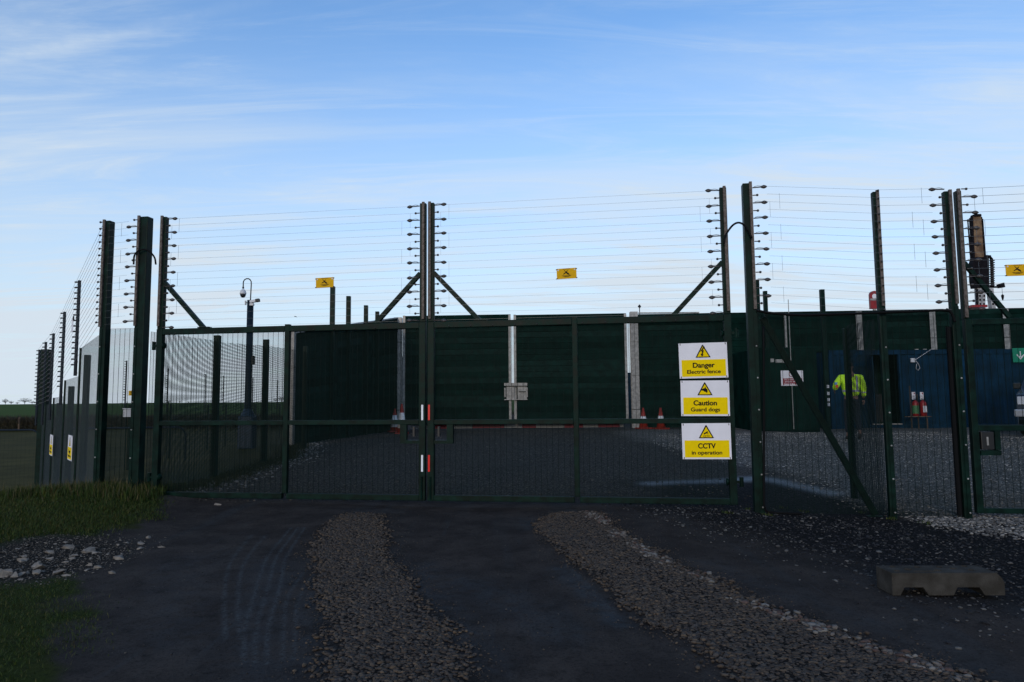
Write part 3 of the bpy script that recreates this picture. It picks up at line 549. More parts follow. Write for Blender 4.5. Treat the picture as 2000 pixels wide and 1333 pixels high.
def cable(name, label, pts, r, m='black_rubber'):
    # Catmull-Rom through the points
    P = [Vector(p) for p in pts]; P = [P[0] * 2 - P[1]] + P + [P[-1] * 2 - P[-2]]; out = []
    for i in range(1, len(P) - 2):
        for k in range(8):
            u = k / 8; a, b, c, d = P[i - 1], P[i], P[i + 1], P[i + 2]
            out.append(.5 * ((2 * b) + (c - a) * u + (2 * a - 5 * b + 4 * c - d) * u * u + (3 * b - a - 3 * c + d) * u ** 3))
    out.append(P[-2]); o = MB().tube(out, r, 8).build(name, m, smooth=True); tag(o, label, 'cable'); return o
def gp(x, y, n=-.12): s, z = gate_px(x, y); return gate_pt(s, n, z)
cable('link_cable', 'black cable looping across the left gate hinge', [gp(272, 520), gp(274, 502), gp(285, 492), gp(300, 493), gp(312, 506), gp(315, 520)], .013)
cable('link_cable', 'black cable looping across the right gate hinge', [gp(1411, 480), gp(1414, 465), gp(1427, 446), gp(1440, 440), gp(1453, 448), gp(1465, 470)], .013)
cable('conduit', 'black conduit along the top of the right mesh panels', [gp(1474, 609), gp(1500, 614), gp(1560, 618), gp(1640, 616), gp(1720, 613), gp(1800, 610), gp(1835, 609), gp(1848, 613), gp(1856, 632)], .017)
cable('conduit', 'black conduit dropping beside the signed gate post to the ground', [gp(1487, 640), gp(1488, 760), gp(1488, 960), gp(1490, 988), gp(1500, 997), gp(1560, 1001)], .015)
# ---- return panel and inner lane fences
def lane_post(x, y, z0, z1, label, w=.09, group=None):
    t = thing('fence_post', label, 'post', (x, y, z0), 0, group); rect_post(t, -w / 2, w / 2, -w / 2, w / 2, -.08, z1 - z0); MB().box(-.02, .02, -w / 2 - .009, -w / 2 - .0005, .02, z1 - z0 - .06).build('clamp_bar', 'green_paint', t); return t
def free_panel(name, label, A, B, z0a, z0b, h, m='green_wire', cat='fence panel', group=None, vs=.0762, hs=.0127, r=.002):
    A, B = Vector((A[0], A[1], 0)), Vector((B[0], B[1], 0)); L = (B - A).length; rz = math.atan2(B.y - A.y, B.x - A.x)
    t = thing(name, label, cat, (A.x, A.y, z0a), rz, group); mesh_wires(MB(), L, 0, h, 0, z0b - z0a, vs, hs, r, r).build('welded_mesh', m, t, 'stuff'); return t
pr = at_depth(1660, 800, 9.9); lane_post(pr.x, pr.y, tz(pr.x, pr.y), 2.33, 'short green post inside the fence behind the diagonal stay', .075)
ps = gate_pt(9.80, .1); free_panel('mesh_panel', 'mesh return panel running back from the slim post', (ps.x, ps.y), (pr.x, pr.y), -.12, -.06, 2.42)
l1, l2 = at_depth(421, 800, 11.9), at_depth(517, 800, 13.5); l0 = gate_pt(-.2, .12); l3 = Vector((l2.x + (l2.x - l1.x) * .9 - .1, 15.6, 0))
lane_post(l1.x, l1.y, tz(l1.x, l1.y), 2.50, 'green post of the inner mesh fence nearer the left gate post', .10)
lane_post(l2.x, l2.y, tz(l2.x, l2.y), 2.57, 'green post of the inner mesh fence beside the camera pole', .10)
lane_post(l3.x, l3.y, tz(l3.x, l3.y), 2.60, 'green post of the inner mesh fence before the dark hoarding', .10)
free_panel('mesh_panel', 'inner mesh panel running back from the left gate post', l0, l1, -.02, .0, 2.40); free_panel('mesh_panel', 'inner mesh panel between two green posts before the camera pole', l1, l2, .0, .06, 2.38)
free_panel('mesh_panel', 'inner mesh panel reaching back to the dark hoarding', l2, l3, .06, .10, 2.38)
# ---- left perimeter with electric poles
CP = gate_pt(-.90, .02)
POLES = [(-7.76, 12.26, 3.56, 2.33), (-9.13, 13.97, 3.22, 1.81), (-10.41, 15.56, 2.94, 1.47), (-11.59, 17.04, 2.88, 1.31), (-12.72, 18.45, 2.80, 1.26)]
ORD = ['first', 'second', 'third', 'fourth', 'fifth']
per_rz = math.atan2(18.45 - 12.26, -12.72 + 7.76)
NUB = MB()
for k in range(16): NUB.lathe([(.010, 0), (.016, -.03), (.016, -.055), (.006, -.07)], (0, 0, -.03 - .1 * k), 6, 'x')
NUBM = NUB.build('insulators', 'insulator'); NUBD = NUBM.data; bpy.data.objects.remove(NUBM)
def electric_pole(x, y, ztop, ztop_mesh, label, green=True, nubdir=math.radians(0), sc=1):
    zb = tz(x, y); t = thing('electric_pole', label, 'pole', (x, y, zb), 0, 'slim electric fence poles along the field perimeter')
    MB().box(-.098, -.058, -.04, .0, (ztop_mesh - .5) - zb, ztop - zb).build('rod', 'pole_blue', t)
    o = finish('insulators', NUBD, None, t, 'stuff'); o.location = (-.098, -.02, ztop - zb)
    if green: MB().box(-.014, .014, -.035, -.012, -.2, ztop_mesh - zb).build('clamp_bar', 'green_paint', t); rect_post(t, .03, .115, .03, .115, -.2, ztop_mesh - zb - .12); MB().beam((-.06, -.02, ztop_mesh - .25 - zb), (-.05, -.02, ztop_mesh - .25 - zb), .03, .03).build('bracket', 'steel_dark', t); MB().beam((-.06, -.02, ztop_mesh - .45 - zb), (-.05, -.02, ztop_mesh - .45 - zb), .03, .03).build('bracket', 'steel_dark', t)
    return t
prev = (CP.x, CP.y, 4.02, 2.40)
for i, (x, y, zt, zm) in enumerate(POLES):
    electric_pole(x, y, zt, zm, f'slim electric fence pole, {ORD[i]} along from the left corner post')
    hb = zm + 1.05 if i else 2.5
    free_panel('mesh_panel', f'{ORD[i]} stepped mesh panel beyond the left corner post', prev[:2], (x, y), zm - 2.5 + (.05 if i == 0 else .02), zm - 2.5, 2.5, 'grey_wire', r=.0013)
    p = Vector((prev[0], prev[1], 0)); q = Vector((x, y, 0)); t = thing('electric_wire_span', f'{ORD[i]} bay of electric wires beyond the left corner post', 'electric fence', (p.x, p.y, prev[2] - 1.6))
    for k in range(16): MB().beam((-.06 if i == 0 else -.14, -.03, 1.57 - .1 * k), (x - p.x - .14, y - p.y - .02, zt - prev[2] + 1.57 - .1 * k), .003, .003).build('wire', 'fence_wire', t)
    prev = (x, y, zt, zm)
ep = at_depth(92, 683, 17.9); t = thing('perimeter_post', 'wide dark green post at the far field corner', 'post', (ep.x, ep.y, tz(ep.x, ep.y))); rect_post(t, -.1, .1, -.1, .1, -.2, ep.z - t.location.z); MB().box(.01, .05, -.11, -.1005, 1.85 - t.location.z, 2.05 - t.location.z).build('label_plate', 'white_plastic', t)
FAR = [(252, 705, 26.8), (332, 720, 33.0), (405, 731, 39.0), (440, 734, 41.5), (497, 738, 45.0), (545, 743, 50.0)]
fprev = POLES[-1]
for i, (x, y, d) in enumerate(FAR):
    p = at_depth(x, y, d); electric_pole(p.x, p.y, p.z, p.z - 1.6, ['electric fence pole carrying a white box and yellow sign', 'far electric pole past the white box', 'far electric pole left of the camera pole', 'far electric pole close by the camera pole', 'far electric pole right of the camera pole', 'far electric pole before the hoarding end'][i], True)
    free_panel('mesh_panel', f'distant perimeter mesh panel in the field, {ORD[min(i, 4)] if i < 5 else "sixth"} past the far corner', (fprev[0], fprev[1]), (p.x, p.y), fprev[3] - 2.45 if i == 0 else fprev[2] - 4.05, p.z - 4.05, 2.4, 'green_wire', vs=.15, hs=.06, r=.003)
    fprev = (p.x, p.y, p.z, p.z - 1.6)
p = at_depth(255, 806, 26.7); t = thing('control_box', 'white control box on an electric fence pole in the field', 'box', (p.x, p.y - .12, p.z - .17)); MB().box(-.17, .17, -.1, .1, 0, .28).build('housing', 'white_plastic', t, bevel=.01); MB().box(-.19, .19, -.12, .1, .285, .34).build('lid', 'white_plastic', t, bevel=.01)
# round-top temporary fence panels in the field
def heras(x0, y0, x1, y1, label):
    A, B = Vector((x0, y0, 0)), Vector((x1, y1, 0)); L = (B - A).length; zb = tz(x0, y0); t = thing('temporary_fence', label, 'fence panel', (x0, y0, zb), math.atan2(y1 - y0, x1 - x0), 'round-topped temporary fence panels in the field'); H = .60 - zb
    pts = [(0, 0, -.1), (0, 0, H - .25)] + [(.25 - .25 * math.cos(a), 0, H - .25 + .25 * math.sin(a)) for a in (.4, .8, 1.2, 1.57)] + [(L - .25 + .25 * math.sin(a), 0, H - .25 + .25 * math.cos(a)) for a in (0, .4, .8, 1.2, 1.57)] + [(L, 0, -.1)]
    MB().tube(pts, .024, 8).build('frame_tube', 'pole_blue', t, smooth=True); MB().tube([(0, 0, .15), (L, 0, .15)], .018, 6).build('bottom_tube', 'pole_blue', t)
    mesh_wires(MB(), L - .04, .16, H - .05, .0, 0, .12, .3, .0008, .0008, .02).build('welded_mesh', 'green_wire', t, 'stuff')
heras(-16.95, 19.5, -13.42, 19.5, 'round-topped tubular fence panel in the field left of the perimeter')
heras(-13.2, 20.2, -9.8, 20.6, 'round-topped tubular fence panel in the field seen between the left posts'); None
# ------------------------------------------------------------------ warning signs
def lay_sign(name, label, loc, rz, kind, w=.6, h=.45, group=None):
    t = thing(name, label, 'sign', loc, rz, group)
    MB().box(-w / 2, w / 2, -.004, .004, 0, h).build('board', 'white_board', t, bevel=.002)
    yp = MB().box(-w / 2 + .03, w / 2 - .025, -.0056, -.0042, .022, .235).build('yellow_panel', 'yellow_print', t)
    c = 0; tz0, tz1 = .262, .425; hw = .094
    tf = MB().prism([(c - hw, tz0), (c + hw, tz0), (c + .006, tz1), (c - .006, tz1)], -.0058, -.0042).build('triangle_border', 'black_print', t)
    MB().prism([(c - hw + .021, tz0 + .012), (c + hw - .021, tz0 + .012), (c, tz1 - .022)], -.0068, -.006).build('triangle_fill', 'yellow_print', tf)
    if kind == 'bolt':
        s = [(.008, .400), (-.034, .338), (-.010, .341), (-.020, .306), (-.032, .308), (-.014, .274), (.010, .298), (-.002, .301), (.014, .356), (-.004, .352), (.026, .398)]
        MB().prism(s, -.0078, -.007).build('symbol', 'black_print', tf); a, b = 'Danger', 'Electric fence'
    elif kind == 'dog':
        s = [(-.052, .330), (-.020, .348), (-.002, .352), (.006, .372), (.014, .350), (.030, .338), (.034, .312), (.024, .290), (.008, .306), (-.010, .308), (-.018, .320), (-.040, .322)]
        MB().prism(s, -.0078, -.007).build('symbol', 'black_print', tf); a, b = 'Caution', 'Guard dogs'
    else:
        MB().prism([(-.034, .322), (.016, .350), (.024, .334), (-.026, .308)], -.0078, -.007).build('symbol', 'black_print', tf); MB().prism([(.008, .322), (.030, .318), (.030, .312), (.008, .316)], -.0078, -.007).build('symbol', 'black_print', tf)
        text_part('CCTV', .030, 0, .278, -.0075, 'black_print', tf, bold=.02); a, b = 'CCTV', 'in operation'
    text_part(a, .088, 0, .136, -.0062, 'black_print', yp, bold=.010, heavy=.0024, fit={'Danger': .268, 'Caution': .285, 'CCTV': .212}[a]); text_part(b, .068, 0, .060, -.0062, 'black_print', yp, bold=.008, heavy=.0015, fit={'Electric fence': .413, 'Guard dogs': .357, 'in operation': .37}[b])
    for x in (-w / 2 + .02, w / 2 - .02):
        for z in (.015, h - .015): MB().box(x - .004, x + .004, -.0075, -.0042, z - .012, z + .012).build('cable_tie', 'black_print', t)
    return t
sx = 7.672
for z, kd, lab in ((1.585, 'bolt', 'white and yellow Danger Electric fence sign on the gate'), (1.105, 'dog', 'white and yellow Caution Guard dogs sign on the gate'), (.565, 'cctv', 'white and yellow CCTV in operation sign on the gate')):
    p = gate_pt(sx + {'bolt': 0, 'dog': .004, 'cctv': .006}[kd], -.055, z); t = lay_sign('warning_sign', lab, p, GA, kd); t.rotation_euler = (0, {'bolt': -.012, 'dog': 0.004, 'cctv': -.004}[kd], GA)
dirv = math.atan2(-(18.45 - 12.26), 4.96)
for (xa, ya, za), lab in (((-8.0, 12.55, .31), 'foreshortened yellow and white warning sign on the second perimeter bay'), ((-10.16, 15.26, .20), 'foreshortened yellow and white warning sign on the fourth perimeter bay')):
    lay_sign('warning_sign', lab, (xa - .045, ya - .04, za), dirv, 'bolt')
def yellow_plate(label, loc, rz, w=.262, h=.14, roll=0, hang=True):
    t = thing('electric_fence_plate', label, 'sign', loc, rz); t.rotation_euler = (0, roll, rz)
    MB().box(-w / 2, w / 2, -.0025, .0025, 0, h).build('plate', 'amber_board', t)
    sy = h / .14; s = lambda pts: [(x * w / .262, z * sy) for x, z in pts]
    MB().prism(s([(-.012, .088), (-.036, .116), (-.030, .118), (-.006, .096), (.012, .112), (.018, .108), (.004, .088), (.020, .080), (.034, .066), (.040, .046), (.026, .052), (.010, .060), (-.006, .076), (-.040, .058), (-.046, .064), (-.030, .078)]), -.0037, -.0027).build('symbol', 'black_print', t)
    for z, a in ((.128, .05), (.040, .062), (.031, .05), (.022, .03)): MB().box(-a * w / .262, a * w / .262, -.0034, -.0027, z * sy, (z + .005) * sy).build('print_line', 'black_print', t)
    if hang:
        for x in (-w / 2 + .022, w / 2 - .022): MB().lathe([(.010, 0), (.010, -.003), (.004, -.004)], (x, -.0025, h - .022), 10, 'y').build('grommet', 'white_plastic', t)
        for x in (-w / 2, w / 2):
            for z in (.006, h - .012): MB().lathe([(.006, -.010), (.006, .010)], (x, 0, z), 6, 'x').build('wire_clip', 'black_print', t)
    return t
for x, y, lab, r in ((637, 563, 'amber electric fence plate hung on the wires of the left gate leaf', -.02), (1107.5, 546, 'amber electric fence plate hung on the wires above the signed leaf', -.025), (1984, 540.5, 'amber electric fence plate hung above the pedestrian gate', .0)):
    s_, z_ = gate_px(x, y); yellow_plate(lab, gate_pt(s_, -.045, z_), GA, roll=r)
p = at_depth(252, 773, 26.5); yellow_plate('small yellow plate on the far pole above the white box', (p.x + .08, p.y, p.z), 0, .2, .18, hang=False)
yp = thing('pole_plate', 'pale plate clipped edge on to the first perimeter pole', 'plate', (-7.93, 12.24, 2.62), math.radians(131)); MB().box(-.08, .08, -.004, .004, 0, .26).build('plate', 'white_board', yp); MB().box(-.09, -.075, -.012, .012, .2, .28).build('clip', 'steel_dark', yp)
# ------------------------------------------------------------------ pedestrian gate at the right
t = thing('pedestrian_gate', 'green pedestrian gate with lock box beside the sleeved post', 'gate', gate_pt(10.775, 0, -.02), GA); L = 1.45
MB().box(0, .075, -.04, .04, -.04, 2.28).build('stile', 'green_paint', t, bevel=.006); MB().box(L - .075, L, -.04, .04, -.04, 2.28).build('stile', 'green_paint', t, bevel=.006)
for nme, z0, z1 in (('top_rail', 2.21, 2.28), ('middle_rail', .93, 1.0), ('bottom_rail', -.04, .02)): MB().box(.077, L - .077, -.036, .036, z0, z1).build(nme, 'green_paint', t, bevel=.006)
mesh_wires(MB(), L - .1, 0, 2.24, .040, s0=.05).build('mesh_panel', 'green_wire', t, 'stuff')
ext = MB().box(-.005, .06, -.03, .04, 2.282, 3.88).build('extension_post', 'green_paint', t, bevel=.005); channel(ext, .02, -.031, 2.3, 3.9); insulators(ext, .062, -.03, [z - .12 for z in TOPZ], 1, False)
MB().beam((.05, 0, 2.98), (.52, 0, 2.29), .05, .05, (0, 1, 0)).build('brace', 'green_paint', t, bevel=.005)
for k, z in enumerate(TOPZ): MB().beam((.14 if k % 2 == 0 else .25, -.03, z - .12), (L - .14, -.03, z - .12), .003, .003).build('wire', 'fence_wire', t)
jumpers(t, .30, [z - .12 for z in TOPZ], -.03, 0); jumpers(t, .2, [z - .12 for z in TOPZ], -.03, 1)
lk = MB(); lk.box(.078, .30, -.05, .05, .64, .70); lk.box(.24, .30, -.05, .05, .705, .93); lk.build('lock_frame', 'green_paint', t); b_ = MB().box(.09, .23, -.048, .03, .71, .92).build('lock_box', 'car_black', t, bevel=.006)
MB().box(.145, .165, -.056, -.049, .76, .86).build('keyhole', 'galvanised', b_)
MB().box(L - .06, L, -.03, .04, 2.282, 3.88).build('extension_post', 'green_paint', t)
line_post('gate_post', 'green post closing the pedestrian gate on its far side', 12.34, .12, .12, 3.9, (), (), None)
mesh_panel('mesh panel beyond the pedestrian gate', 12.4, 15.4, -.1, 2.36)
# ------------------------------------------------------------------ acoustic hoarding, inner gates
def planks(parent, L, H, rows, y0=0, th=.06, dz=0, top_dz=0, m='hoarding_green'):
    """horizontal boards with recessed joints; the top may rise by top_dz along the length"""
    base = MB().add([(0, y0 + .02, 0), (L, y0 + .02, dz), (L, y0 + th, dz), (0, y0 + th, 0), (0, y0 + .02, H), (L, y0 + .02, H + top_dz), (L, y0 + th, H + top_dz), (0, y0 + th, H)], [(3, 2, 1, 0), (4, 5, 6, 7), (0, 1, 5, 4), (1, 2, 6, 5), (2, 3, 7, 6), (3, 0, 4, 7)])
    base.build('backing', m, parent)
    for i in range(rows):
        a, b = i / rows, (i + 1) / rows; g = .007; j = random.uniform(0, .012); d0, d1 = dz, top_dz
        za0, za1 = H * a + g, H * b - g; zb0, zb1 = dz + (H + top_dz - dz) * a + g, dz + (H + top_dz - dz) * b - g
        MB().add([(.004, y0 - j, za0), (L - .004, y0 - j, zb0), (L - .004, y0 + .018, zb0), (.004, y0 + .018, za0), (.004, y0 - j, za1), (L - .004, y0 - j, zb1), (L - .004, y0 + .018, zb1), (.004, y0 + .018, za1)],
                 [(3, 2, 1, 0), (4, 5, 6, 7), (0, 1, 5, 4), (1, 2, 6, 5), (2, 3, 7, 6), (3, 0, 4, 7)]).build('plank', random.choice((m, m, m + '_worn', m + '_dull')), parent)
HY, HZ = 24.3, .30
def h_post(x, y, z0, z1, label, w=.22, rz=0, group='galvanised hoarding posts', m='galvanised'):
    t = thing('hoarding_post', label, 'post', (x, y, z0), rz, group); MB().box(-w / 2, w / 2, -.10, -.085, -.1, z1 - z0).build('front_flange', m, t); MB().box(-w / 2, w / 2, .085, .10, -.1, z1 - z0).build('rear_flange', 'galvanised', t); MB().box(-.008, .008, -.085, .085, -.1, z1 - z0).build('web', 'galvanised', t)
    for z in (.7, 1.9, 3.1): MB().box(-w / 2 - .01, w / 2 + .01, -.108, -.1005, z, z + .015).build('band', 'steel_dark', t)
    return t
for i, (xa, xb, lab) in enumerate(((-3.90, -.04, 'dark green boarded inner gate leaf nearer the left hoarding'), (.06, 4.10, 'dark green boarded inner gate leaf nearer the two cones by the galvanised post'))):
    t = thing('inner_gate', lab, 'gate', (xa, HY, HZ + .17), 0, 'pair of inner boarded gates'); L = xb - xa; dzt = .0 if i == 0 else .03
    planks(t, L, 3.89, 19, 0, .08, 0, .03)
    for x in (0, L): MB().box(x - (.0 if x == 0 else .085), x + (.085 if x == 0 else 0), -.03, -.012, 0, 3.90).build('edge_stile', 'galvanised', t)
p = at_depth(985, 782, 24.25); t = thing('lock_plate', 'galvanised lock plate where the two inner gates meet', 'lock', (p.x, 24.25, p.z)); 
MB().box(.08, .36, -.05, -.03, .03, .56).build('plate', 'galvanised', t); MB().box(.47, .80, -.05, -.03, .03, .56).build('plate', 'galvanised', t); MB().box(.0, .82, -.065, -.051, .50, .60).build('hasp', 'galvanised', t); MB().box(.0, .82, -.065, -.051, 0, .04).build('bottom_bar', 'galvanised', t)
MB().box(0, .05, -.06, -.03, .1, .44).build('side_bar', 'galvanised', t); MB().box(.77, .83, -.06, -.051, .1, .44).build('side_bar', 'galvanised', t); MB().box(.52, .76, -.08, -.066, .28, .31).build('bolt', 'steel_dark', t); MB().box(.04, .8, -.068, -.0655, .47, .497).build('slot', 'steel_dark', t)
h_post(-4.06, HY - .02, HZ, 4.30, 'galvanised post hinging the inner gate by the left hoarding', .27); h_post(4.36, HY - .02, HZ - .05, 4.43, 'galvanised post hinging the inner gate by the right hoarding', .27)
PX = [4.52] + [4.52 + 2.62 * k for k in range(1, 7)]
for i in range(6):
    t = thing('hoarding_bay', f'dark green boarded hoarding bay, {(ORD + ["sixth"])[i]} along from the inner gates', 'hoarding', (PX[i], HY, HZ), 0, 'boarded hoarding bays behind the compound'); planks(t, PX[i + 1] - PX[i] - .02, 4.05 + .02 * i, 20, 0, .08, 0, .02)
    if i == 0: MB().box(.02, 2.2, -.02, .09, 4.075, 4.11).build('capping', 'galvanised', t)
    if i < 5: h_post(PX[i + 1] - .01, HY - .03, HZ - .02, 4.30 + .03 * i, f'hoarding post, {ORD[i]} along from the right inner gate post', [.21, .06, .21, .21, .21][i], m='hoarding_green' if i == 0 else 'galvanised')
# left hoarding with its rising top
A, B = Vector((-5.25, 16.3, 0)), Vector((-4.06, 24.28, 0)); rzl = math.atan2(B.y - A.y, B.x - A.x); LL = (B - A).length
for i in range(3):
    u0, u1 = i / 3, (i + 1) / 3; P0 = A.lerp(B, u0); zb0, zb1 = .27 + .03 * u0, .27 + .03 * u1; zt0, zt1 = 2.96 + 1.31 * u0, 2.96 + 1.31 * u1
    t = thing('hoarding_bay', f'left boarded hoarding bay with rising top, {ORD[i]} from its open end', 'hoarding', (P0.x, P0.y, zb0), rzl, 'left boarded hoarding bays'); planks(t, LL / 3 - .02, zt0 - zb0, 16, 0, .08, zb1 - zb0, zt1 - zt0 + zt0 - zb0 - (zt0 - zb0))
    MB().add([(0, -.01, zt0 - zb0 + .003), (LL / 3 - .02, -.01, zt1 - zb0 + .003), (LL / 3 - .02, .09, zt1 - zb0 + .003), (0, .09, zt0 - zb0 + .003), (0, -.01, zt0 - zb0 + .04), (LL / 3 - .02, -.01, zt1 - zb0 + .04), (LL / 3 - .02, .09, zt1 - zb0 + .04), (0, .09, zt0 - zb0 + .04)], [(3, 2, 1, 0), (4, 5, 6, 7), (0, 1, 5, 4), (1, 2, 6, 5), (2, 3, 7, 6), (3, 0, 4, 7)]).build('capping', 'galvanised', t)
h_post(A.x - .02, A.y - .08, .25, 3.0, 'galvanised post ending the left hoarding', .10, rzl)
def tall_post(x, y, d, label, w=.12, grp='tall dark green posts standing before the hoarding'):
    p = at_depth(x, y, d); zb = tz(p.x, d); t = thing('tall_post', label, 'post', (p.x, d, zb), 0, grp); rect_post(t, -w / 2, w / 2, -w / 2, w / 2, -.1, p.z - zb); MB().box(-w / 2 - .02, w / 2 + .02, -w / 2 - .02, w / 2 + .02, -.02, .015).build('base_plate', 'green_paint', t); return t
for x, y, d, lab in ((650, 560, 18.5, 'tall green post behind the amber plate, tallest before the left hoarding'), (681, 579, 19.63, 'tall green post, second along the left hoarding'), (715, 597, 21.0, 'tall green post, third along the left hoarding'), (737, 609, 22.0, 'tall green post half hidden by the gate brace at the left hoarding')): tall_post(x, y, d, lab)
for x, y, d, lab in ((1478, 548, 21.6, 'tall green post just past the signed gate post'), (1494, 569, 22.4, 'shorter green post past the signed gate post'), (1605, 566, 20.0, 'tall green post at the corner of the dark green store')): tp = tall_post(x, y, d, lab)
for z in (1.30, 1.10, .92, .78): MB().box(-.02, .03, -.10, -.0605, z, z + .09).build('cleat', 'white_plastic', tp)
# ------------------------------------------------------------------ store, containers, things in the compound
p0, p1 = at_depth(1487, 680, 20.5), at_depth(1603, 838, 20.5); zb = .28
t = thing('green_store', 'dark green steel store with double doors behind the diagonal stay', 'container', (p0.x, 20.5, zb)); w = p1.x - p0.x; h = 2.55
MB().box(0, w, .05, 3.0, 0, h).build('body', 'hoarding_green', t, bevel=.01)
for x in (.03, w / 2 + .01): MB().box(x, x + w / 2 - .04, 0, .048, .06, h - .06).build('door', 'hoarding_green', t, bevel=.006)
for x in (w / 2 - .14, w / 2 + .14): MB().tube([(x, -.02, .1), (x, -.02, h - .1)], .016, 6).build('lock_rod', 'green_paint', t)
MB().box(.26, .36, -.012, -.001, h - .44, h - .34).build('label_plate', 'galvanised', t); MB().box(.40, .70, -.012, -.001, h - .46, h - .36).build('label_plate', 'galvanised', t)
MB().tube([(w / 2 + .03, -.014, .1), (w / 2 + .03, -.014, 4.0)], .012, 6).build('earth_rod', 'galvanised', t)
q0, q1 = at_depth(1527, 754, 20.42), at_depth(1569, 724, 20.42); w = q1.x - q0.x; h = q1.z - q0.z
t = thing('prohibition_sign', 'white and dark red notice on the green store door', 'sign', (q0.x, 20.46, q0.z)); MB().box(0, w, -.004, .004, 0, h).build('board', 'white_board', t); MB().box(.05, w - .03, -.007, -.0045, .03, h * .50).build('red_panel', 'dark_red_print', t)
ring = [(w / 2 + .085 * math.cos(a), -.006, h * .76 + .085 * math.sin(a)) for a in np.linspace(0, 2 * math.pi, 20)]; MB().tube(ring, .010, 5).build('symbol', 'dark_red_print', t); MB().beam((w / 2 - .05, -.006, h * .76 + .05), (w / 2 + .05, -.006, h * .76 - .05), .018, .004).build('symbol', 'dark_red_print', t)
for k, s_ in enumerate(('No unauthorised', 'persons allowed', 'beyond this point')): text_part(s_, .068, w / 2, h * .36 - k * .066, -.0076, 'white_board', t, bold=.01)
def corrugated(L, H, pitch=.28, amp=.035):
    pts = []; x = 0
    while x < L - 1e-6:
        for dx, y in ((0, 0), (.10, 0), (.14, amp), (.24, amp)):
            if x + dx < L: pts.append((x + dx, y))
        x += pitch
    pts.append((L, 0)); n = len(pts); vs = [(a, b, 0) for a, b in pts] + [(a, b, H) for a, b in pts]; return MB().add(vs, [(i, i + 1, n + i + 1, n + i) for i in range(n - 1)])
def container(name, label, x0, y0, L, D, H, zb, gaps=()):
    t = thing(name, label, 'container', (x0, y0, zb)); xs_ = [0] + [g for a in gaps for g in a] + [L]
    for i in range(0, len(xs_), 2):
        o = corrugated(xs_[i + 1] - xs_[i], H - .30).build('wall_panel', 'blue_paint', t); o.location = (xs_[i], .02, .15)
    MB().box(0, L, .0, .10, 0, .15).build('bottom_rail', 'blue_paint', t); MB().box(0, L, .0, .10, H - .15, H).build('top_rail', 'blue_paint', t)
    for x in (0, L - .12): MB().box(x, x + .12, -.012, .1, .0, H + .002).build('corner_post', 'blue_paint', t)
    MB().box(0, .03, .1, D, 0, H).build('side_wall', 'blue_paint', t); MB().box(L - .03, L, .1, D, 0, H).build('side_wall', 'blue_paint', t); MB().box(0, L, D - .03, D, 0, H).build('rear_wall', 'blue_paint', t); MB().box(0, L, .1, D, H - .03, H - .003).build('roof', 'blue_paint', t); MB().box(.03, L - .03, .1, D - .03, .02, .06).build('floor', 'timber', t)
    for a, b in gaps:
        for x in (a - .04, b): MB().box(x, x + .04, -.01, .09, .15, H - .15).build('door_jamb', 'blue_paint', t)
        MB().box(a, b, -.03, .15, .153, .18).build('threshold', 'galvanised', t)
    return t
c = container('site_container', 'long blue corrugated site container with an open doorway', 10.38, 22.35, 12.2, 2.4, 2.58, .27, ((1.30, 2.28),))
d_ = MB().box(0, .95, -.02, .02, .2, 2.35).build('door', 'blue_paint', c); d_.location = (1.30, -.02, 0); d_.rotation_euler = (0, 0, math.radians(-112 + 180 + 180))
for x in (1.6, 1.95): MB().box(x, x + .2, .9, 1.2, .2, .95 + x * .1).build('stored_crate', 'interior_dark', c)
MB().box(.55, .85, -.016, -.012, .5, 2.2).build('dark_seam', 'car_black', c) if False else None
for k, (x, y) in enumerate(((1650, 689), (1705, 688), (1790, 684), (1806, 684))):
    p = at_depth(x, y, 22.35); MB().box(p.x - 10.38 - .05, p.x - 10.38 + .05, -.03, .02, 2.582, 2.60).build('twist_lock', 'galvanised', c)
container('site_container', 'blue container glimpsed through the gap beside the inner gate', 4.6, 36, 6.1, 2.4, 2.45, .25); container('site_container', 'blue cabin glimpsed beyond the left inner gate post', -8.2, 36, 5.4, 2.4, 3.4, .25)
p = at_depth(1783, 704, 22.3); t = thing('junction_box', 'small white junction box with a hanging cable on the container', 'box', (p.x, 22.335, p.z - .07)); MB().box(-.07, .07, -.06, .0, 0, .14).build('housing', 'white_plastic', t, bevel=.008)
MB().tube([(.07, -.03, .07), (.3, -.03, .22), (.62, -.03, .42)], .008, 5).build('cable', 'white_plastic', t); MB().tube([(.10, -.03, .05), (.18, -.03, -.06), (.22, -.03, -.18), (.16, -.03, -.26), (.09, -.03, -.2), (.12, -.03, -.05)], .007, 5).build('cable', 'white_plastic', t)
def extinguisher(x, label, stripe):
    p = at_depth(x, 813, 21.9); t = thing('fire_extinguisher', label, 'extinguisher', (p.x, 21.9, p.z), 0, 'fire extinguishers on the stand')
    MB().lathe([(.085, 0), (.095, .015), (.095, .40), (.08, .45), (.035, .485), (.03, .50)], n=16).build('cylinder', 'red_paint', t, smooth=True); MB().lathe([(.026, .50), (.026, .54)], n=10).build('valve', 'steel_dark', t); MB().beam((-.05, 0, .555), (.08, 0, .57), .03, .02).build('handle', 'car_black', t); MB().tube([(.03, -.02, .53), (.11, -.03, .48), (.115, -.03, .25), (.11, -.03, .12)], .012, 6).build('hose', 'black_rubber', t)
    MB().lathe([(.0965, .08), (.0965, .34)], n=16).build('label_band', stripe, t) if stripe else MB().box(-.06, .06, -.099, -.094, .12, .32).build('label_plate', 'white_plastic', t)
    s = at_depth(x + (-2 if stripe else 0), 0, 22.3)
    return p
pa = extinguisher(1789, 'red extinguisher with a green band on the stand', 'label_green'); pb = extinguisher(1804, 'red extinguisher with a pale label on the stand', None)
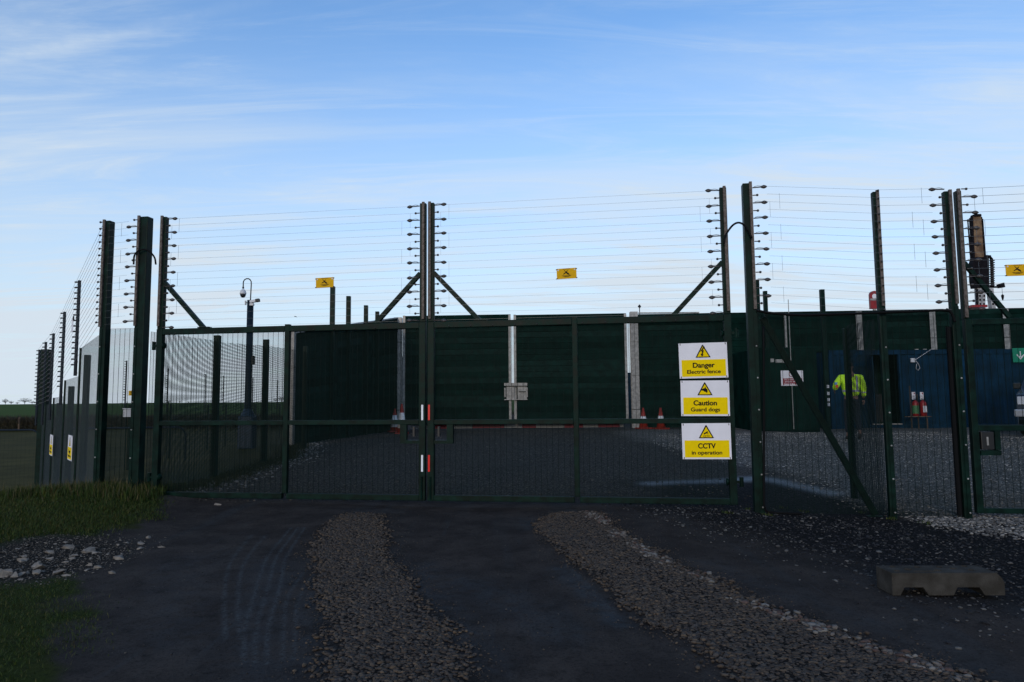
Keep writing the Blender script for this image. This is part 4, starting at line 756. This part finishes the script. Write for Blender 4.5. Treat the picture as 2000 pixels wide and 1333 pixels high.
fs = thing('extinguisher_stand', 'thin rusty stand holding two fire extinguishers by the container', 'stand', (pa.x - .12, 21.95, tz(pa.x, 21.9))); zz0 = pa.z - fs.location.z
MB().tube([(0, 0, 0), (0, 0, 1.35)], .02, 6).build('upright', 'timber', fs); MB().tube([(.22, 0, 0), (.22, 0, 1.1)], .02, 6).build('upright', 'timber', fs); MB().box(-.2, .55, -.16, .06, zz0 - .03, zz0 - .002).build('shelf', 'timber', fs); MB().tube([(.5, 0, 0), (.5, 0, zz0 - .03)], .02, 6).build('upright', 'timber', fs)
for x, lab in ((1785, 'small white notice above the green-banded extinguisher'), (1801, 'small white notice above the pale-labelled extinguisher')):
    p = at_depth(x, 781, 22.32); t = thing('fire_notice', lab, 'sign', (p.x, 22.33, p.z)); MB().box(-.055, .055, -.006, .0, 0, .25).build('board', 'white_board', t); MB().box(.005, .04, -.009, -.0065, .17, .23).build('red_symbol', 'red_paint', t)
    for k in range(3): MB().box(-.04, .04, -.009, -.0065, .03 + k * .04, .045 + k * .04).build('print_line', 'black_print', t)
p = at_depth(1979, 708, 22.3); t = thing('arrow_sign', 'green sign with a white down arrow on the container', 'sign', (p.x, 22.31, p.z)); MB().box(0, .62, -.01, 0, 0, .47).build('board', 'exit_green', t)
MB().box(.235, .265, -.014, -.0105, .14, .36).build('arrow_shaft', 'white_board', t); MB().prism([(.25, .09), (.13, .22), (.13, .27), (.25, .16), (.37, .27), (.37, .22)], -.014, -.0105).build('arrow_head', 'white_board', t)
def cone(x, ytip, ybot, d, label, band=(.34, .60)):
    p = at_depth(x, ytip, d); zb = tz(p.x, d); H = p.z - zb; t = thing('traffic_cone', label, 'cone', (p.x, d, zb), random.uniform(0, 1), 'traffic cones by the inner gates'); R = .21
    MB().box(-R, R, -R, R, 0, .045).build('base', 'cone_red', t, bevel=.012); r = lambda z: .155 - (.155 - .028) * (z - .04) / (H - .04)
    MB().lathe([(r(.045), .046), (r(H * .5), H * .5), (r(H), H), (r(H) * .6, H + .004)], n=20).build('body', 'cone_red', t, smooth=True); b0, b1 = H * band[0], H * band[1]; MB().lathe([(r(b0) + .004, b0), (r(b1) + .004, b1)], n=20).build('white_sleeve', 'cone_white', [o for o in t.children if o.name.startswith('body')][0], smooth=True)
cone(1256, 797, 836, 23.2, 'red and white cone beside the right galvanised gate post'); cone(1290, 797, 836, 23.3, 'red and white cone standing clear on the hoarding side', (.36, .62))
cone(785, 789, 838, 21.5, 'larger red cone with tall white sleeve before the left inner gate', (.20, .70)); cone(771, 799, 838, 22.6, 'cone before the galvanised post at the left hoarding end', (.22, .72))
t = thing('barrier_board', 'low red and white barrier board showing under the inner gates', 'barrier', (-3.7, 24.75, .32)); x = 0; k = 0
while x < 7.6:
    L = random.uniform(.5, 1.2); MB().box(x, min(7.7, x + L) - .01, 0, .04, .0, .17).build('panel', 'barrier_red' if k % 2 else 'barrier_white', t); x += L; k += 1
for x in (.4, 3.8, 7.2): MB().box(x - .04, x + .04, -.2, .2, -.06, -.003).build('foot', 'black_rubber', t)
# camera pole
p = at_depth(482, 886, 16.0); t = thing('camera_pole', 'tall dark pole with blue base cabinet left of the hoarding', 'pole', (p.x, 16, tz(p.x, 16))); zt = at_depth(482, 587, 16).z - t.location.z
MB().lathe([(.085, 0), (.08, 1.0), (.072, zt)], n=16).build('shaft', 'pole_blue', t, smooth=True); MB().box(-.17, .17, -.15, .15, 0, .74).build('base_cabinet', 'cabinet_blue', t, bevel=.02); MB().lathe([(.17, .742), (.085, .92)], n=16).build('base_collar', 'cabinet_blue', t); MB().box(.08, .12, -.05, .05, 1.95, 2.15).build('junction_box', 'steel_dark', t)
neck = [(.0, 0, zt), (.01, 0, zt + .38)] + [(-.085 + .095 * math.cos(a), 0, zt + .42 + .10 * math.sin(a)) for a in (.3, .8, 1.3, 1.8, 2.3, 2.8, 3.14)] + [(-.18, 0, zt + .33)]
MB().tube(neck, .014, 8).build('swan_neck', 'steel_dark', t, smooth=True); MB().lathe([(.012, .27), (.022, .285), (.024, .31), (.014, .33)], (-.18, 0, zt), 12).build('flange', 'steel_dark', t)
dm = thing('dome_camera', 'white dome camera hanging from the swan neck of the pole', 'camera', (t.location.x - .18, 16, t.location.z + zt + .06)); MB().lathe([(.070, .085), (.078, .10), (.066, .15), (.045, .19), (.022, .205), (.018, .23)], n=18).build('housing', 'white_plastic', dm, smooth=True); MB().lathe([(.004, -.0), (.035, .012), (.058, .04), (.066, .083)], n=18).build('dome', 'car_black', dm, smooth=True)
bc = thing('bullet_camera', 'white bullet camera clamped on top of the pole', 'camera', (t.location.x, 16, t.location.z + zt - .08)); MB().beam((.03, -.09, .03), (.20, -.11, .055), .075, .065).build('housing', 'white_plastic', bc, bevel=.012); MB().beam((.17, -.105, .052), (.255, -.118, .066), .082, .075).build('hood', 'car_black', bc, bevel=.01); MB().box(.02, .11, -.11, -.03, -.06, -.005).build('bracket', 'white_plastic', bc, bevel=.01); MB().box(-.125, -.105, -.03, .03, -.03, .07).build('antenna_plate', 'white_plastic', bc); MB().beam((-.105, 0, .02), (-.06, 0, .02), .02, .02).build('arm', 'steel_dark', bc)
# ------------------------------------------------------------------ concrete block
def concrete_block():
    a, b = on_ground(1744, 1168, -.07), on_ground(1955, 1164, -.07); bk = on_ground(1729, 1140, -.10); L = (b - a).length; rz = math.atan2(b.y - a.y, b.x - a.x); D = .22; H = .155; rz -= .06
    zb = max(tz(a.x, a.y), tz(b.x, b.y)) + .004
    prof = [(0, 0), (.055, 0), (.085, .055), (.215, .055), (.25, 0), (.42, 0), (.45, .055), (.60, .055), (.635, 0), (L - .0, 0), (L, .09), (L - .015, .12), (L - .05, H), (.0, H)]
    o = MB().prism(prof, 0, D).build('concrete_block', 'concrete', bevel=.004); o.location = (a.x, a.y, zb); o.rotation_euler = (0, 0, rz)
    cut = MB()
    for x, y, r in ((.07, .06, .022), (.17, .10, .028), (.10, .18, .022), (.27, .17, .022), (.36, .07, .026), (.43, .17, .022), (.50, .12, .026), (.60, .08, .022), (.62, .19, .022)): cut.lathe([(r, H - .05), (r, H + .02)], (x, y, 0), 12)
    for x0, x1, y0, y1 in ((.18, .33, .035, .06),): cut.box(x0, x1, y0, y1, H - .012, H + .02)
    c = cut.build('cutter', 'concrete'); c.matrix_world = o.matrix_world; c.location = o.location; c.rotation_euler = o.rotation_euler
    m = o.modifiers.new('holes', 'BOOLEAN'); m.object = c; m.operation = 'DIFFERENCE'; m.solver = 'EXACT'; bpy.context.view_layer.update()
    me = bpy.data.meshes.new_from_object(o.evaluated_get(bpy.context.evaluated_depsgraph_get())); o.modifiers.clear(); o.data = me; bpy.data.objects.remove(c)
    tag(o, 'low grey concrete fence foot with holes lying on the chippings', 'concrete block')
concrete_block()
# ------------------------------------------------------------------ person in high-visibility coat
def skin_mesh(name, nodes, edges, m, parent, sub=2):
    me = bpy.data.meshes.new(name); me.from_pydata([n[0] for n in nodes], edges, []); o = finish(name, me, None); sk = o.modifiers.new('s', 'SKIN'); sk.use_smooth_shade = True; o.modifiers.new('d', 'SUBSURF').levels = sub
    for i, n in enumerate(nodes):
        r = n[1] if isinstance(n[1], tuple) else (n[1], n[1]); me.skin_vertices[0].data[i].radius = r; me.skin_vertices[0].data[i].use_root = (i == 0)
    bpy.context.view_layer.update(); ev = bpy.data.meshes.new_from_object(o.evaluated_get(bpy.context.evaluated_depsgraph_get())); ev.polygons.foreach_set('use_smooth', [True] * len(ev.polygons)); bpy.data.objects.remove(o)
    ev.materials.clear(); return finish(name, ev, m, parent)
def person():
    p = at_depth(1664, 800, 16.5); zb = tz(p.x, 16.5) + .01; t = thing('person', 'person in yellow high-visibility coat and dark trousers walking past the container', 'person', (p.x, 16.5, zb), math.radians(-8)); t.scale = (.94, .98, 1.06)
    # walking away from the camera (+y): left arm bent, right arm hanging
    B = [((0, 0, .98), (.13, .10)), ((0, 0, 1.22), (.14, .10)), ((0, -.01, 1.42), (.16, .10)), ((0, 0, 1.52), (.055, .055)), ((0, .02, 1.62), (.075, .085)), ((0, .03, 1.72), (.07, .08)),
         ((-.20, 0, 1.41), .06), ((-.36, -.02, 1.24), .048), ((-.35, .12, 1.14), .036), ((.20, 0, 1.41), .06), ((.29, -.02, 1.18), .048), ((.30, .02, .92), .034),
         ((-.10, 0, .90), .09), ((-.10, .08, .50), .062), ((-.10, .06, .10), .042), ((-.10, .20, .05), .035), ((.10, 0, .90), .09), ((.11, .0, .50), .062), ((.11, -.16, .18), .042), ((.11, -.10, .06), .035)]
    E_ = [(0, 1), (1, 2), (2, 3), (3, 4), (4, 5), (2, 6), (6, 7), (7, 8), (2, 9), (9, 10), (10, 11), (0, 12), (12, 13), (13, 14), (14, 15), (0, 16), (16, 17), (17, 18), (18, 19)]
    skin_mesh('body', B, E_, 'skin', t)
    J = [((0, 0, .94), (.225, .15)), ((0, 0, 1.15), (.225, .15)), ((0, -.01, 1.35), (.225, .14)), ((0, 0, 1.47), (.12, .09)), ((0, .0, 1.53), (.075, .07)), ((-.24, 0, 1.39), .095), ((-.36, -.02, 1.24), .085), ((-.36, .10, 1.15), .065), ((.24, 0, 1.39), .095), ((.295, -.02, 1.16), .085), ((.30, .02, .96), .065)]
    skin_mesh('coat', J, [(0, 1), (1, 2), (2, 3), (3, 4), (2, 5), (5, 6), (6, 7), (2, 8), (8, 9), (9, 10)], 'hi_vis', t)
    skin_mesh('trousers', [((0, 0, .96), (.15, .12)), ((-.10, 0, .86), .105), ((-.10, .08, .50), .082), ((-.10, .06, .14), .068), ((.10, 0, .86), .105), ((.11, 0, .50), .082), ((.11, -.15, .20), .068)], [(0, 1), (1, 2), (2, 3), (0, 4), (4, 5), (5, 6)], 'trousers', t)
    for n_ in ([((-.10, .03, .08), .05), ((-.10, .12, .045), .048), ((-.10, .22, .04), .040)], [((.11, -.17, .16), .05), ((.11, -.13, .06), .046), ((.11, -.06, .045), .040)]): skin_mesh('boot', n_, [(0, 1), (1, 2)], 'boot', t)
    skin_mesh('hair', [((0, -.005, 1.63), (.075, .07)), ((0, .005, 1.70), (.083, .088)), ((0, .02, 1.755), (.068, .072))], [(0, 1), (1, 2)], 'hair', t)
    for s in (-1, 1): MB().lathe([(.002, -.012), (.02, -.006), (.02, .006), (.002, .012)], (s * .082, .03, 1.64), 8, 'x').build('ear', 'skin', t)
    for s in (-1, 1): MB().lathe([(.002, .012), (.010, .006), (.002, 0)], (s * .032, .105, 1.655), 8, 'y').build('eye', 'white_plastic', t)
    skin_mesh('nose', [((0, .10, 1.655), .010), ((0, .122, 1.625), .014)], [(0, 1)], 'skin', t, 1); MB().box(-.028, .028, .098, .104, 1.585, 1.592).build('mouth', 'badge_red', t)
    for hx, hy, hz, dx, dy, dz in ((-.345, .15, 1.12, .15, .9, -.35), (.30, .03, .90, .05, .2, -1)):
        d = Vector((dx, dy, dz)).normalized(); sd_ = d.cross(Vector((1, 0, 0))).normalized(); c = Vector((hx, hy, hz))
        skin_mesh('hand', [(c, (.030, .018)), (c + d * .06, (.036, .016))], [(0, 1)], 'skin', t, 1)
        for k, ln in enumerate((.062, .072, .068, .052)):
            o_ = sd_ * (.027 - .018 * k); skin_mesh('finger', [(c + d * .06 + o_, .009), (c + d * (.06 + ln * .55) + o_, .009), (c + d * (.06 + ln * .85) + o_ + Vector((-.018 if hx > 0 else .018, 0, 0)), .008)], [(0, 1), (1, 2)], 'skin', t, 1)
        skin_mesh('thumb', [(c + d * .02 + sd_ * .03, .010), (c + d * .05 + sd_ * .05, .010), (c + d * .075 + sd_ * .052, .008)], [(0, 1), (1, 2)], 'skin', t, 1)
    # reflective tape hugging the coat, built by shrinking bands on to the surface
    coat = [o for o in t.children if o.name.startswith('coat')][0]; me = coat.data
    from mathutils.bvhtree import BVHTree
    bvh = BVHTree.FromPolygons([v.co for v in me.vertices], [q.vertices for q in me.polygons])
    def hug(pt, axis):
        hit = bvh.ray_cast(Vector(pt), (Vector(axis) - Vector(pt)).normalized(), 1.0); return None if hit[0] is None else hit[0] - (Vector(axis) - Vector(pt)).normalized() * .004
    def ring(zc, half, cx=0, cy=0, R=.6, n=40):
        rows = []
        for dz in (-half, half):
            rows.append([hug((cx + R * math.cos(a), cy + R * math.sin(a), zc + dz), (cx, cy, zc + dz)) for a in (2 * math.pi * k / n for k in range(n))])
        vs = []; fs = []
        for k in range(n):
            q = [rows[0][k], rows[0][(k + 1) % n], rows[1][(k + 1) % n], rows[1][k]]
            if all(v is not None for v in q) and max((q[i] - q[(i + 1) % 4]).length for i in range(4)) < .16: b0 = len(vs); vs += q; fs.append((b0, b0 + 1, b0 + 2, b0 + 3))
        if fs: MB().add(vs, fs).build('reflective_band', 'silver_tape', t)
    ring(1.10, .026); ring(.985, .024)
    for xs_ in (-.115, .115):                               # braces up the back and down the front
        for sgn in (-1, 1):
            vs = []; zs_ = np.linspace(1.125, 1.44, 12)
            for z in zs_:
                for dx in (-.024, .024):
                    h_ = bvh.ray_cast(Vector((xs_ + dx, sgn * .7, z)), Vector((0, -sgn, 0)), 1.2); vs.append((h_[0] + Vector((0, sgn * .004, 0))) if h_[0] else Vector((xs_ + dx, sgn * .12, z)))
            MB().add(vs, [(2 * i, 2 * i + 1, 2 * i + 3, 2 * i + 2) for i in range(11)]).build('reflective_band', 'silver_tape', t)
    MB().lathe([(.078, 1.10), (.078, 1.135)], (.297, .0, -.05), 12).build('sleeve_band', 'silver_tape', t)
    MB().box(-.42, -.36, -.108, -.098, 1.25, 1.30).build('arm_badge', 'badge_blue', t); MB().box(-.40, -.34, -.108, -.098, 1.18, 1.24).build('arm_badge', 'badge_red', t)
person()
# ------------------------------------------------------------------ vehicle at the right edge
def car():
    p = at_depth(1986, 800, 17.0); zb = tz(p.x + .9, 17); ca = -.72; t = thing('parked_car', 'dark four-wheel-drive car parked nose on by the blue container', 'car', (p.x + .95 * math.cos(ca) - .13 * math.sin(ca), 17.0 + .95 * math.sin(ca) + .13 * math.cos(ca) + .1, zb), ca); hw = .93
    prof = [(0.05, .42), (0, .62), (.02, .95), (.10, 1.06), (1.25, 1.20), (1.95, 1.76), (2.4, 1.82), (4.2, 1.80), (4.55, 1.2), (4.58, .45), (3.95, .36), (.8, .36)]
    sec = []
    for w_, z_in in ((hw - .10, .0), (hw, .0)): pass
    n = len(prof); vs = []
    for s in (-1, 1):
        for y, z in prof: vs.append((s * (hw - (.16 if z > 1.3 else .02 if z > .5 else .05)), y, z))
    fs = [tuple(range(n)), tuple(reversed(range(n, 2 * n)))] + [(i, i + n, (i + 1) % n + n, (i + 1) % n) for i in range(n)]
    MB().add(vs, fs).build('body', 'car_paint', t, bevel=.03, smooth=False)
    MB().add([(-.70, 1.30, 1.23), (.70, 1.30, 1.23), (.66, 1.93, 1.735), (-.66, 1.93, 1.735), (-.70, 1.27, 1.235), (.70, 1.27, 1.235), (.66, 1.90, 1.76), (-.66, 1.90, 1.76)], [(0, 1, 2, 3), (4, 5, 6, 7), (0, 1, 5, 4), (1, 2, 6, 5), (2, 3, 7, 6), (3, 0, 4, 7)]).build('windscreen', 'glass', t)
    for s in (-1, 1):
        MB().box(min(s * .78, s * .80), max(s * .78, s * .80), 2.1, 4.1, 1.28, 1.70).build('side_window', 'glass', t); MB().box(min(s * .55, s * .88), max(s * .55, s * .88), -.03, .08, .80, 1.0).build('headlight', 'lamp_lens', t, bevel=.015)
        for y in (.85, 3.7):
            w_ = MB().lathe([(.20, -.11), (.34, -.10), (.37, -.06), (.37, .06), (.34, .10), (.20, .11)], (s * .82, y, .37), 24, 'x').build('wheel', 'black_rubber', t, smooth=True); MB().lathe([(.02, .0), (.21, .0), (.2, .02), (.04, .035)], (s * .82 + s * .105 - (.0 if s > 0 else .03), y, .37), 16, 'x').build('rim', 'car_silver', w_)
        MB().box(min(s * .9, s * 1.08), max(s * .9, s * 1.08), 1.45, 1.56, 1.2, 1.36).build('mirror', 'car_black', t, bevel=.02)
    MB().box(-.95, .95, -.13, .05, .50, .68).build('bumper', 'car_silver', t, bevel=.03)
    for k in range(5): MB().box(-.52, .52, -.03, .05, .74 + k * .062, .775 + k * .062).build('grille_bar', 'car_silver' if k == 4 else 'car_black', t)
    MB().box(-.26, .26, -.142, -.131, .53, .64).build('number_plate', 'plate_white', t)
car()
# ------------------------------------------------------------------ beyond the hoarding: drill rig, red board, aerial
def rig():
    d = 40; sc = d / F; o = at_depth(1905, 600, d); t = thing('drilling_rig', 'rusty drilling rig mast rising behind the hoarding', 'drilling rig', (o.x, d, tz(o.x, d)))
    def q(x, y): v = at_depth(x, y, d); return (v.x - o.x, v.z - t.location.z)
    def slab(name, m, pts, y0, y1): return MB().prism([q(*a) for a in pts], y0, y1).build(name, m, t)
    slab('mast', 'mast_rust', [(1898, 424), (1914, 424), (1920, 510), (1902, 510)], -.1, .1); slab('mast_edge', 'rig_dark', [(1895, 426), (1898, 424), (1902, 510), (1899, 510)], -.12, .12); slab('mast_edge', 'rig_dark', [(1914, 424), (1916, 426), (1922, 510), (1920, 510)], -.12, .12)
    slab('crown_block', 'rig_dark', [(1900, 420), (1912, 420), (1913, 424), (1899, 424)], -.2, .2)
    for a, b in (((1919, 428), (1925, 505)), ((1890, 429), (1896, 508))): (x0, z0), (x1, z1) = q(*a), q(*b); MB().tube([(x0, 0, z0), (x1, 0, z1)], .04, 6).build('ladder_rail', 'rig_dark', t)
    for k in range(5): (x0, z0), (x1, z1) = q(1891 + k * 1.2, 432 + k * 16), q(1920 + k * 1.2, 432 + k * 16); MB().tube([(x0, .1, z0), (x1, .1, z1)], .025, 5).build('ladder_rung', 'rig_dark', t)
    slab('drive_head', 'rig_dark', [(1899, 504), (1927, 504), (1928, 562), (1900, 564), (1897, 550), (1896, 515)], -.2, .2)
    hose = [q(1920, 505), q(1925, 502), q(1931, 502), q(1934, 507), q(1935, 520), q(1935.5, 540), q(1936, 562)]; MB().tube([(x, -.1, z) for x, z in hose], .09, 8).build('hose_chain', 'rig_dark', t, smooth=True)
    x0, z0 = q(1936, 505)
    for k in range(12): xx, zz_ = q(1935.2, 510 + k * 4.4); MB().box(xx - .10, xx + .10, -.2, .0, zz_ - .03, zz_ + .03).build('chain_link', 'steel_dark', t)
    (xa, za), (xb, zb_) = q(1930, 561), q(1950, 561); MB().beam((xa, 0, za), (xb, 0, zb_), .1, .1).build('jib', 'rig_dark', t); slab('winch', 'rig_dark', [(1949, 556), (1958, 553), (1960, 562), (1952, 563)], -.15, .15); xh, zh = q(1957, 563); MB().tube([(xh, 0, zh), (xh, 0, zh - .4)], .012, 4).build('winch_rope', 'rig_dark', t); MB().lathe([(.02, -.75), (.06, -.6), (.08, -.45), (.03, -.38)], (xh, 0, zh), 8).build('hook', 'rig_dark', t)
    for x0_, x1_, lean in ((1906, 1914, 2), (1916, 1922, -1), (1929, 1937, 5)):
        slab('leg', 'rig_white', [(x0_, 564), (x1_, 564), (x1_ + lean, 604), (x0_ + lean, 604)], -.15, .15); (xa, za) = q((x0_ + x1_) / 2 + lean, 604); MB().box(xa - .12, xa + .12, -.14, .14, 0, za).build('leg_foot', 'rig_white', t)
        for k in range(4): (xa, za) = q((x0_ + x1_) / 2 + lean * k / 5, 571 + 8 * k); MB().box(xa - .05, xa + .05, -.16, -.151, za - .06, za + .06).build('leg_slot', 'rig_dark', t)
    for x in (1902, 1905): (xa, za), (xb, zb_) = q(x, 566), q(x + 1, 600); MB().tube([(xa, -.2, za), (xb, -.2, zb_)], .04, 5).build('hydraulic_pipe', 'rig_dark', t)
    xa, za = q(1901, 600); MB().box(xa - .4, xa + .5, -.5, .4, za - .08, za + .06).build('red_deck', 'red_paint', t); MB().box(-1.6, 2.6, -.6, 1.2, .7, 1.6).build('chassis', 'rig_dark', t)
    for x in (-1.2, 2.0): MB().prism([(x - .9, .1), (x - .7, 0), (x + .7, 0), (x + .9, .1), (x + .9, .5), (x + .7, .68), (x - .7, .68), (x - .9, .5)], -.8, -.4).build('crawler_track', 'black_rubber', t)
rig()
p = at_depth(1708, 604, 26); t = thing('marker_board', 'red rounded board with white disc showing above the hoarding', 'sign', (p.x, 26, tz(p.x, 26))); zc = p.z - t.location.z; hgt = .70
prof = [(-.17, zc), (.17, zc), (.17, zc + hgt - .15)] + [(.17 * math.cos(a), zc + hgt - .15 + .15 * math.sin(a)) for a in (.5, 1.0, 1.57, 2.1, 2.6)] + [(-.17, zc + hgt - .15)]
MB().prism(prof, -.06, .06).build('board', 'red_paint', t); MB().lathe([(.10, -.066), (.10, -.061)], (0, 0, zc + hgt - .22), 16, 'y').build('white_disc', 'white_board', t); MB().box(-.17, .17, -.066, -.061, zc + .33, zc + .40).build('grey_band', 'galvanised', t); MB().box(-.05, .05, -.04, .04, 0, zc).build('post', 'galvanised', t)
p = at_depth(1249, 599, 30); t = thing('aerial', 'thin aerial with a diamond tip above the hoarding', 'aerial', (p.x, 30, tz(p.x, 30))); MB().tube([(0, 0, 0), (0, 0, p.z - t.location.z)], .02, 5).build('mast', 'steel_dark', t); MB().lathe([(.01, -.09), (.08, 0), (.01, .09)], (0, 0, p.z - t.location.z), 4).build('tip', 'steel_dark', t)
# ------------------------------------------------------------------ hedge and trees
def hedge(x0, x1, y, h, label, n):
    L = x1 - x0; t = thing('field_hedge', label, 'hedge', (x0, y, tz((x0 + x1) / 2, y)))
    xx = rng.uniform(0, L, n); yy = rng.normal(0, .5, n); z0 = rng.uniform(0, h * .75, n); ln = rng.uniform(.25, .7, n); a = rng.uniform(0, 6.28, n); e = rng.uniform(.2, 1.5, n)
    top = h * (1 + .12 * np.sin(xx * .7) + .08 * np.sin(xx * 2.3)); z1 = np.minimum(z0 + ln * np.sin(e), top); zb = terrain(x0 + xx, y + yy) - t.location.z
    P = np.c_[xx, yy, z0 + zb]; Q = P + np.c_[np.cos(a) * np.cos(e) * ln, np.sin(a) * np.cos(e) * ln, z1 - z0]; w = np.c_[np.sin(a), -np.cos(a), np.zeros(n)] * .035; w2 = np.c_[np.zeros((n, 2)), np.full(n, .03)]
    V = np.stack([P - w, P + w2, P + w, Q], 1).reshape(-1, 3); k = np.arange(n)[:, None] * 4; batch('twigs', V, np.concatenate([k + [[0, 1, 3]], k + [[1, 2, 3]], k + [[2, 0, 3]]]), 'hedge_twig', None, t, 'stuff')
hedge(-62, -20, 70, 1.65, 'dark brown clipped hedge across the field', 26000); hedge(-20, 4, 71, 1.6, 'dark hedge seen behind the inner mesh fence', 9000)
for x, y, d, lab in ((37, 838, 69.2, 'timber fence post in the hedge bottom'),): p = at_depth(x, y, d); o = MB().box(-.08, .08, -.06, .06, 0, 1.35).build('timber_post', 'timber'); o.location = (p.x, d, tz(p.x, d)); tag(o, lab, 'post')
def bare_tree(px_, ytop, d, spread, label, seed, lv=5):
    r = random.Random(seed); top = at_depth(px_, ytop, d); zb = tz(top.x, d) - .3; H = top.z - zb; t = thing('bare_tree', label, 'tree', (top.x, d, zb), 0, 'bare trees on the field skyline'); tk = MB(); br = MB()
    rx = H * .34 * spread; tk.tube([(0, 0, 0), (r.uniform(-.02, .02) * H, 0, H * .3), (r.uniform(-.05, .05) * H, 0, H * .6)], [H * .04, H * .03, H * .016], 6)
    for k in range(230):                                  # limbs fan out of the trunk, twigs fill an uneven crown
        a = r.uniform(0, 6.283); u = r.random() ** .5; lump = 1 + .25 * math.sin(3 * a + seed); z = H * (.58 + .40 * math.sqrt(max(0, 1 - u * u)) * r.uniform(-.6, 1)); q = Vector((rx * u * lump * math.cos(a), rx * u * lump * math.sin(a), z))
        if k < 14: br.tube([(0, 0, H * r.uniform(.2, .42)), q * .55 + Vector((0, 0, H * .2)), q], [H * .018, H * .012, H * .007], 4)
        else: e = q + Vector((q.x * .25 + r.gauss(0, .06) * H, q.y * .25 + r.gauss(0, .06) * H, r.uniform(-.02, .12) * H)); br.tube([q * .9 + Vector((0, 0, .03 * H)), e], [H * .008, H * .005], 3)
    tk.build('trunk', 'bark', t); br.build('crown', 'bark', t)
for i, (x, y, d, s, lab) in enumerate(((11, 779, 520, 1.1, 'dense bare tree at the edge of the skyline'), (-4, 784, 520, 1.1, 'bare tree half beyond the end of the skyline row'), (22, 783, 540, 1.2, 'small bare tree leaning against the dense one'), (34, 785, 600, 1.3, 'low bushy bare tree between dense and spreading trees'), (49, 777, 560, 1.9, 'spreading flat-topped bare tree on the skyline'), (63, 783, 620, 1.6, 'wind-bent bare tree beyond the spreading one'), (76, 786, 650, 1.2, 'faint bare tree beside the perimeter fence'), (330, 782, 480, 1.3, 'bare tree on the skyline behind the first mesh panel'), (352, 783, 480, 1.3, 'low bare tree on the skyline behind the inner mesh'), (368, 784, 480, 1.3, 'bare tree ending the clump behind the inner mesh'), (538, 778, 420, 1.3, 'bare tree on the skyline near the hoarding end'), (550, 774, 420, 1.2, 'taller bare tree at the hoarding end'))): bare_tree(x, y, d, s, lab, 10 + i)
